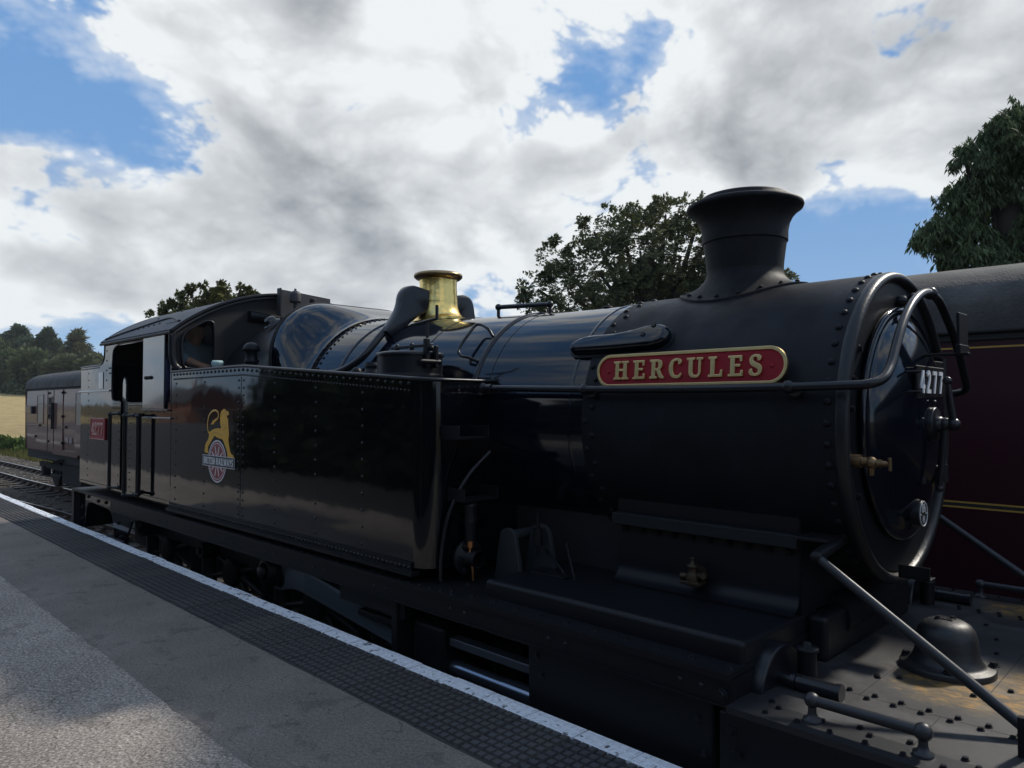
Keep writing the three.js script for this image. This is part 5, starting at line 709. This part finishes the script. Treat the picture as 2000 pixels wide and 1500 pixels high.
  field([[[J.hip[0], J.hip[1] - 0.02, J.hip[2] - 0.08], 0.115, J.kneeL, 0.085], [J.kneeL, 0.083, J.ankL, 0.072], [[J.hip[0], J.hip[1] - 0.02, J.hip[2] + 0.08], 0.115, J.kneeR, 0.085], [J.kneeR, 0.083, J.ankR, 0.072], [J.hip, 0.14, [J.hip[0], J.hip[1] + 0.08, J.hip[2]], 0.148]], 80, mid(J.hip, J.ankL), 0.62, 50, trousers, 'trousers', t);
  for (const s of [1, -1]) part('eye', [ball(...q(0.083, 0.012, s * 0.032), 0.011, 10)], M.white, t);
  part('mouth', [rod(q(0.088, -0.058, 0.02), q(0.088, -0.058, -0.02), 0.005, 0.005, 6)], phys({ color: c3(0.22, 0.08, 0.07), roughness: 0.6 }), t);
  const cap = part('cap', [lathe([[0.098, 0], [0.108, 0.03], [0.115, 0.055], [0.10, 0.075], [0.05, 0.085], [0, 0.087]], 28).rotateY(0), tr(lathe([[0, 0.004], [0.075, 0.003], [0.085, -0.004], [0, -0.006]], 24).scale(1, 1, 0.9), 0.09, 0.005, 0)], capMat, t); cap.position.copy(H).add(V(0, 0.06, 0)); cap.rotation.y = -Math.atan2(f.z, f.x); cap.rotation.z = -0.1;
  return t;
}
{
  const blue = phys({ color: c3(0.035, 0.045, 0.11), roughness: 0.85 }), shirt = phys({ color: c3(0.10, 0.16, 0.20), roughness: 0.85 }), dark = phys({ color: c3(0.012, 0.012, 0.016), roughness: 0.9 });
  const y0 = 1.55;
  person('person in a dark cap and blue-grey shirt at the cab spectacle window, arm reaching forward', { sleeve: 0.0 }, { head: [-7.97, 3.19, 0.90], face: [0.95, -0.1, 0.2], neck: [-8.02, 3.04, 0.93], chest: [-8.07, 2.86, 0.93], hip: [-8.14, 2.45, 0.90], shL: [-8.05, 2.99, 1.10], elL: [-7.86, 2.90, 1.06], wrL: [-7.70, 2.80, 0.90], shR: [-8.06, 2.98, 0.74], elR: [-8.02, 2.70, 0.68], wrR: [-7.90, 2.56, 0.72], kneeL: [-8.10, 2.02, 0.84], ankL: [-8.16, y0 + 0.03, 0.82], kneeR: [-8.10, 2.02, 1.0], ankR: [-8.16, y0 + 0.03, 1.02] }, shirt, dark, dark);
  person('person in blue overalls standing half hidden behind the cab shutter', { sleeve: 1.0 }, { head: [-8.71, 3.08, 0.95], face: [0.3, -0.1, 0.95], neck: [-8.71, 2.93, 0.93], chest: [-8.71, 2.75, 0.93], hip: [-8.73, 2.34, 0.92], shL: [-8.88, 2.87, 1.0], elL: [-8.90, 2.62, 1.05], wrL: [-8.66, 2.72, 1.12], shR: [-8.53, 2.87, 0.92], elR: [-8.49, 2.6, 0.95], wrR: [-8.51, 2.38, 1.05], kneeL: [-8.73, 1.96, 0.84], ankL: [-8.75, y0 - 0.05, 0.82], kneeR: [-8.71, 1.96, 1.02], ankR: [-8.75, y0 - 0.05, 1.04] }, blue, blue, dark);
}

// ------------------------------------------------------------------ trees, bushes, building across the platform
function leafGeo(kind) {
  const gs = [], r = rng(kind.length * 13 + 5);
  const leaf = (L, w, droop) => { const g = new THREE.BufferGeometry(); g.setAttribute('position', new THREE.Float32BufferAttribute([0, 0, 0, L * 0.45, droop * 0.3, w, L * 0.5, 0.012, 0, L * 0.45, droop * 0.3, -w, L, droop, 0], 3)); g.setIndex([0, 1, 2, 0, 2, 3, 1, 4, 2, 2, 4, 3]); g.computeVertexNormals(); return g; };
  if (kind === 'palm') for (let k = 0; k < 2; k++) for (let i = 0; i < 6; i++) { const a = (i - 2.5) * 0.62 + (r() - 0.5) * 0.2, L = 0.19 * (1 - Math.abs(i - 2.5) * 0.10); gs.push(leaf(L, L * 0.22, -0.05).rotateX((r() - 0.5) * 0.7).rotateY(a + k * 2.4).translate(k * -0.08, k * 0.10 + (r() - 0.5) * 0.05, (r() - 0.5) * 0.1)); }
  if (kind === 'lance') for (let i = 0; i < 9; i++) { const L = 0.15 + r() * 0.07; gs.push(leaf(L, L * 0.13, -0.02).rotateZ(-0.3 - r() * 1.25).rotateX((r() - 0.5) * 0.8).rotateY(r() * 6.28).translate((r() - 0.5) * 0.14, (r() - 0.3) * 0.16, (r() - 0.5) * 0.14)); }
  if (kind === 'clump') for (let i = 0; i < 12; i++) { const L = 0.42 + r() * 0.3; gs.push(leaf(L, L * 0.3, -0.08).rotateZ((r() - 0.6) * 1.4).rotateX((r() - 0.5) * 1.2).rotateY(r() * 6.28).translate((r() - 0.5) * 0.6, (r() - 0.4) * 0.5, (r() - 0.5) * 0.6)); }
  if (kind === 'needle') for (let i = 0; i < 12; i++) { const L = 0.55 + r() * 0.4; gs.push(leaf(L, L * 0.13, 0.02).rotateZ(-0.1 + (r() - 0.5) * 0.9).rotateX((r() - 0.5) * 0.8).rotateY(r() * 6.28).translate((r() - 0.5) * 0.6, (r() - 0.4) * 0.4, (r() - 0.5) * 0.6)); }
  if (kind === 'small') for (let i = 0; i < 10; i++) { const L = 0.12 + r() * 0.07; gs.push(leaf(L, L * 0.3, -0.02).rotateZ((r() - 0.4) * 1.4).rotateX((r() - 0.5) * 1.2).rotateY(r() * 6.28).translate((r() - 0.5) * 0.2, (r() - 0.4) * 0.2, (r() - 0.5) * 0.2)); }
  return join(gs);
}
const LEAF = {}; for (const k of ['palm', 'lance', 'clump', 'needle', 'small']) LEAF[k] = leafGeo(k);
const leafMat = (r, g, b, t = 0.35) => phys({ color: c3(r, g, b), roughness: 0.75, transmission: t, thickness: 0, specularIntensity: 0.12 });
const bark = phys({ color: c3(0.055, 0.045, 0.036), roughness: 0.95, bumpMap: per(T.grime, 0.3), bumpScale: 0.01 });
function tree(name, label, cat, base, lobes, o) {
  const t = thing(name, label, cat, base, o.group), r = rng(o.seed), loc = lobes.map(([c, s]) => [V(c[0] - base[0], c[1] - base[1], c[2] - base[2]), s]);
  const tot = loc.reduce((a, [, s]) => a + s ** 2, 0), list = [];
  for (const [c, s] of loc) { const n = Math.round(o.n * s * s / tot); for (let i = 0; i < n; i++) { const u = r() * 2 - 1, a = r() * 6.283, k = Math.sqrt(1 - u * u), d = V(k * Math.cos(a), u, k * Math.sin(a)), rad = s * (0.5 + 0.5 * Math.pow(r(), 0.45)) * (1 + 0.22 * gn(d.x * 2.4 + c.x, d.y * 2.4 + d.z * 1.7 + c.y)); const p = c.clone().addScaledVector(d, rad); if (gn(p.x * o.gap + 5, p.y * o.gap + p.z * o.gap * 0.7) < -0.13) continue; if (p.y < o.low) continue; list.push([p, d, rad / s]); } }
  const im = new THREE.InstancedMesh(LEAF[o.kind], o.mat, list.length), m = new THREE.Matrix4(), q = new THREE.Quaternion(), q2 = new THREE.Quaternion(), col = new THREE.Color();
  list.forEach(([p, d, f], i) => { q.setFromUnitVectors(V(1, 0, 0), d.clone().add(V(0, o.lift ?? -0.1, 0)).normalize()); q2.setFromAxisAngle(V(0, 1, 0), (r() - 0.5) * 2); if (o.upright) q.setFromAxisAngle(V(0, 1, 0), r() * 6.28); else q.premultiply(q2); const s = (o.scale ?? 1) * (0.7 + r() * 0.6); m.compose(p, q, V(s, s, s)); im.setMatrixAt(i, m); const k = 0.65 + 0.55 * r() + 0.5 * gn(p.x * 0.9, p.y * 0.9 + p.z * 0.5), w = o.tint ? Math.max(0, gn(p.x * 0.7 + 9, p.z * 0.7 + p.y * 0.5)) * o.tint : 0; col.setRGB(k * (1 + w * 1.3), k * (1 + w * 0.25), k * (1 - w * 0.3)); im.setColorAt(i, col); });
  im.name = 'crown'; im.userData.kind = 'stuff'; im.castShadow = im.receiveShadow = true; t.add(im);
  // trunk and limbs
  const top = loc.reduce((a, [c]) => a.add(c), V()).multiplyScalar(1 / loc.length), h = top.y, w = o.trunk ?? h * 0.035;
  const trk = part('trunk', [pathTube([[0, -0.3, 0], [top.x * 0.15, h * 0.3, top.z * 0.15], [top.x * 0.6, h * 0.65, top.z * 0.6], [top.x, h, top.z]], w, 14, false, 8)], bark, t);
  void trk; part('limbs', loc.slice(0, 14).map(([c, s]) => { const st = V(top.x * 0.5, h * (0.45 + 0.2 * r()), top.z * 0.5), en = c.clone(); void s; return rod([st.x, st.y, st.z], [en.x, en.y, en.z], w * 0.5, w * 0.12, 6); }), bark, t);
  return t;
}
const L3 = (list, depth, seed, spread = 0.5) => { const r = rng(seed); return list.map(([px, py, rp]) => { const rad = rp / FPX * depth, p = at(px, py, depth + (r() - 0.5) * 2 * spread * rad * 1.2); return [[p.x, p.y, p.z], rad]; }); };
{
  const b = at(1290, 790, 22);
  tree('chestnut_tree', 'large dark green tree with brownish tints rising behind the boiler, left of the chimney', 'tree', [b.x, -0.2, b.z], L3([[1330, 428, 46], [1300, 420, 40], [1215, 446, 44], [1160, 452, 34], [1085, 505, 40], [1050, 565, 42], [1030, 590, 24], [1250, 490, 80], [1170, 530, 80], [1330, 500, 85], [1372, 398, 20], [1440, 500, 80], [1400, 440, 46], [1110, 570, 60], [1200, 590, 70], [1300, 580, 80], [1400, 570, 80], [1500, 560, 50], [1544, 545, 17], [1240, 408, 18], [1275, 415, 16], [1140, 430, 14], [1190, 408, 14], [1085, 470, 13], [1255, 640, 120], [1400, 650, 120]], 22, 3),
    { kind: 'palm', n: 13500, mat: leafMat(0.14, 0.165, 0.08, 0.38), seed: 31, gap: 2.3, low: 2.6, tint: 0.35, scale: 0.56, trunk: 0.28 });
  const b2 = at(2010, 790, 12.5);
  tree('drooping_leaf_tree', 'dark green tree with long drooping leaves at the upper right edge above the maroon coach', 'tree', [b2.x, -0.2, b2.z], L3([[1985, 262, 60], [1925, 300, 40], [1905, 345, 50], [1880, 410, 56], [1832, 455, 36], [1805, 470, 22], [1955, 410, 90], [1900, 490, 56], [1860, 500, 34], [2050, 250, 90], [2090, 380, 140], [1990, 225, 32], [2000, 500, 90], [1880, 300, 18], [1945, 222, 18], [2080, 560, 120], [2180, 300, 120], [2160, 480, 140], [1940, 540, 60]], 12.5, 8),
    { kind: 'lance', n: 11500, mat: leafMat(0.12, 0.16, 0.08, 0.35), seed: 17, gap: 2.3, low: 1.8, upright: true, scale: 0.72, trunk: 0.2 });
  const b3 = at(410, 790, 25);
  tree('green_tree', 'yellowish green treetop showing above the cab roof', 'tree', [b3.x, -0.2, b3.z], L3([[345, 604, 20], [325, 612, 12], [318, 598, 7], [372, 592, 20], [352, 578, 9], [375, 568, 10], [405, 585, 22], [398, 562, 9], [440, 577, 20], [432, 556, 9], [450, 560, 8], [468, 580, 20], [470, 562, 8], [492, 582, 12], [488, 566, 7], [503, 576, 5], [425, 610, 45], [470, 615, 40], [292, 614, 6], [286, 610, 4], [415, 690, 70]], 25, 12),
    { kind: 'palm', n: 2700, mat: leafMat(0.13, 0.145, 0.05, 0.35), seed: 23, gap: 2.2, low: 2.2, tint: 0.4, scale: 0.72, lift: 0.4, trunk: 0.16 });
  // edge of the wood beyond the field
  const wood = [
    ['oak_tree', 'rounded dark green tree at the left end of the row beyond the field', 10, 112, [[10, 720, 34], [-20, 700, 40], [40, 735, 30], [15, 755, 30], [-30, 750, 40]], 'clump', [0.12, 0.15, 0.075]],
    ['oak_tree', 'rounded green tree just left of the brown coach, in front of the taller conifers', 62, 108, [[62, 715, 28], [80, 735, 24], [50, 745, 28], [75, 755, 24], [90, 750, 18]], 'clump', [0.12, 0.15, 0.075]],
    ['oak_tree', 'broad olive green tree directly above the roof of the brown coach', 125, 106, [[112, 728, 20], [135, 722, 22], [125, 742, 24], [150, 735, 18], [105, 745, 18]], 'clump', [0.14, 0.15, 0.08]],
    ['oak_tree', 'small green tree between the coach roof and the bunker top', 185, 104, [[172, 722, 16], [188, 714, 14], [178, 740, 20], [205, 730, 22], [225, 740, 24]], 'clump', [0.135, 0.15, 0.08]],
    ['pine_tree', 'tall blue green pine rising highest at the far left', 30, 138, [[40, 655, 16], [28, 672, 22], [52, 684, 24], [8, 688, 28], [36, 646, 9], [20, 662, 12], [-14, 690, 30], [30, 710, 30]], 'clump', [0.105, 0.135, 0.080]],
    ['pine_tree', 'tall blue green pine left of the pale tree', 92, 135, [[92, 664, 14], [82, 680, 22], [104, 688, 22], [96, 706, 26], [66, 690, 18], [96, 652, 8], [112, 676, 10]], 'clump', [0.105, 0.135, 0.080]],
    ['birch_tree', 'pale feathery tree against the sky above the brown coach', 150, 128, [[150, 666, 12], [145, 682, 17], [162, 684, 15], [140, 700, 20], [165, 704, 18], [153, 655, 7], [172, 700, 10]], 'needle', [0.17, 0.18, 0.11]],
  ];
  wood.forEach(([name, label, px, dep, lobes, kind, col], i) => { const g = at(px, 772, dep); tree(name, label, 'tree', [g.x, groundY(g.x, g.z), g.z], L3(lobes, dep, 40 + i, 0.3), { kind, n: kind === 'needle' ? 2400 : 4200, mat: leafMat(...col, 0.3), seed: 50 + i, gap: 0.4, low: 0.2, lift: kind === 'needle' ? 0.3 : -0.1, scale: kind === 'needle' ? 0.9 : name === 'pine_tree' ? 0.95 : 1.15, trunk: 0.3 }); });
  // bramble hedge between the field and the line
  [[6, 876, 15, 60, 'leafy bright green bush at the very left edge below the field', 42], [33, 880, 14, 55, 'low green bramble bush next to the end of the brown coach', 40], [62, 888, 12, 50, 'small green bush behind the coach wheels', 39]].forEach(([px, py, rp, dd, label, dep], i) => { const g = at(px, 905, dep); void dd; tree('bramble_bush', label, 'bush', [g.x, -0.2, g.z], L3([[px, py, rp], [px - 12, py + 8, rp * 0.9], [px + 12, py + 6, rp * 0.9], [px, py + 14, rp], [px - 22, py + 4, rp * 0.8]], dep, 70 + i), { kind: 'small', n: 1500, mat: leafMat(0.075, 0.115, 0.03, 0.35), seed: 90 + i, gap: 1.2, low: -0.1, scale: 1.7, trunk: 0.03 }); });
  // coarse grass on the verge
  const r = rng(8), n = 9000, bl = (() => { const g = new THREE.BufferGeometry(); g.setAttribute('position', new THREE.Float32BufferAttribute([-0.012, 0, 0, 0.012, 0, 0, 0.03, 0.22, 0, -0.01, 0, 0.02, 0.014, 0, -0.02, -0.04, 0.18, 0.02], 3)); g.setIndex([0, 1, 2, 3, 4, 5]); g.computeVertexNormals(); return clean(g); })();
  const im = new THREE.InstancedMesh(bl, leafMat(0.11, 0.115, 0.045, 0.3), n), m = new THREE.Matrix4(), q = new THREE.Quaternion(), c = new THREE.Color();
  for (let i = 0; i < n; i++) { const x = -30 - r() * 26, z = railB(x) - 2.6 - r() * 4.5; q.setFromAxisAngle(V(0, 1, 0), r() * 6.3); const s = 0.6 + r() * 1.3; m.compose(V(x, -0.3, z), q, V(s, s * 1.2, s)); im.setMatrixAt(i, m); const k = 0.7 + r() * 0.6; c.setRGB(k * 1.05, k, k * 0.8); im.setColorAt(i, c); }
  im.name = 'verge_grass'; im.userData.kind = 'stuff'; tag(im, 'rough grass on the verge below the field', 'grass'); scene.add(im);
  const post = thing('fence_post', 'short pale post in the grass beside the far track', 'post', [0, 0, 0]); const pp = at(45, 905, 41); part('post', [rbox(pp.x - 0.06, pp.x + 0.06, -0.3, 0.55, pp.z - 0.06, pp.z + 0.06, 0.01)], phys({ color: c3(0.3, 0.28, 0.25), roughness: 0.9 }), post); part('post_cap', [rbox(pp.x - 0.075, pp.x + 0.075, 0.55, 0.58, pp.z - 0.075, pp.z + 0.075, 0.008)], phys({ color: c3(0.3, 0.28, 0.25), roughness: 0.9 }), post);
}
// what the polished tank mirrors: a brick station building and trees on the other side of the platform
{
  const brick = phys({ map: per(tex(512, (u, v) => { const row = Math.floor(v * 16), fu = (u * 8 + (row % 2) * 0.5) % 1, fv = (v * 16) % 1, mort = fu < 0.06 || fv < 0.12; const k = 1 + 0.25 * gn(Math.floor(u * 8 + (row % 2) * 0.5) * 3.7, row * 5.3); return mort ? [0.45, 0.42, 0.38] : [0.47 * k, 0.25 * k, 0.18 * k]; }, true), 1.2), roughness: 0.9 });
  const fr2 = phys({ color: c3(0.35, 0.35, 0.34), roughness: 0.6 });
  const st = thing('station_building', 'red brick station building across the platform, seen mirrored in the tank side', 'building', [-66, -0.2, 25]);
  part('wall', [box(-4, 4, 0, 2.9, -2.4, 2.4), ext(shapeOf([[-2.4, 2.9], [2.4, 2.9], [0, 4.2]]), 8).rotateY(Math.PI / 2).translate(-4, 0, 0)], brick, st);
  const rf = part('roof', [1, -1].map((k) => { const g = new THREE.BoxGeometry(8.8, 0.1, 3.05); return g.rotateX(k * 0.497).translate(0, 3.52, k * 1.28); }), phys({ color: c3(0.05, 0.05, 0.055), roughness: 0.8 }), st); part('chimney', [box(-1.2, -0.6, 3.6, 5.2, -0.3, 0.3)], brick, rf);
  for (const z of [-1.2, 1.2]) { const w = part('window', [box(3.98, 4.03, 0.9, 2.2, z - 0.45, z + 0.45)], M.paneDark, st); part('frame', [box(4.0, 4.06, 0.82, 0.9, z - 0.52, z + 0.52), box(4.0, 4.06, 2.2, 2.28, z - 0.52, z + 0.52), box(4.0, 4.06, 0.9, 2.2, z - 0.52, z - 0.45), box(4.0, 4.06, 0.9, 2.2, z + 0.45, z + 0.52)], fr2, w); }
  for (const x of [-2.5, 0, 2.5]) { const w = part(x ? 'window' : 'door', [box(x - 0.45, x + 0.45, x ? 0.9 : 0.05, 2.2, -2.43, -2.38)], M.paneDark, st); part('frame', [box(x - 0.52, x + 0.52, 2.2, 2.28, -2.46, -2.4), box(x - 0.52, x - 0.45, x ? 0.9 : 0.05, 2.2, -2.46, -2.4), box(x + 0.45, x + 0.52, x ? 0.9 : 0.05, 2.2, -2.46, -2.4)], fr2, w); }
  const tm = leafMat(0.035, 0.05, 0.02, 0.25), hl = []; for (let x = -16.5; x <= 20; x += 1.1) hl.push([[x, 1.55, 6.9 + 0.15 * gn(x, 3)], 0.72], [[x + 0.5, 2.2, 7.0], 0.62]);
  tree('clipped_hedge', 'long dark hedge across the platform, mirrored low in the polished tank', 'hedge', [-4, 0.9, 7], hl, { kind: 'small', n: 12000, mat: leafMat(0.030, 0.042, 0.018, 0.2), seed: 333, gap: 0.8, low: 0.0, scale: 1.6, trunk: 0.05 });
  [[-37, 20, 6.5], [-29, 18, 7], [-21, 16, 7.5], [-13, 15, 7], [-5, 16, 8], [4, 16, 7.5], [13, 15, 8]].forEach(([x, z, h], i) => tree('platform_tree', 'broad dark tree across the platform, mirrored in the polished black tank', 'tree', [x, 0.9, z], [[[x, h * 0.65, z], h * 0.36], [[x - h * 0.35, h * 0.5, z], h * 0.28], [[x + h * 0.35, h * 0.52, z - 0.4], h * 0.3], [[x, h * 0.9, z], h * 0.25], [[x - 0.5, h * 0.35, z - 1], h * 0.3], [[x + h * 0.5, h * 0.3, z], h * 0.25]], { kind: 'clump', n: 900, mat: tm, seed: 200 + i, gap: 0.5, low: 0.1, scale: 1.2, group: 'trees across the platform' }));
}

renderer.render(scene, camera);
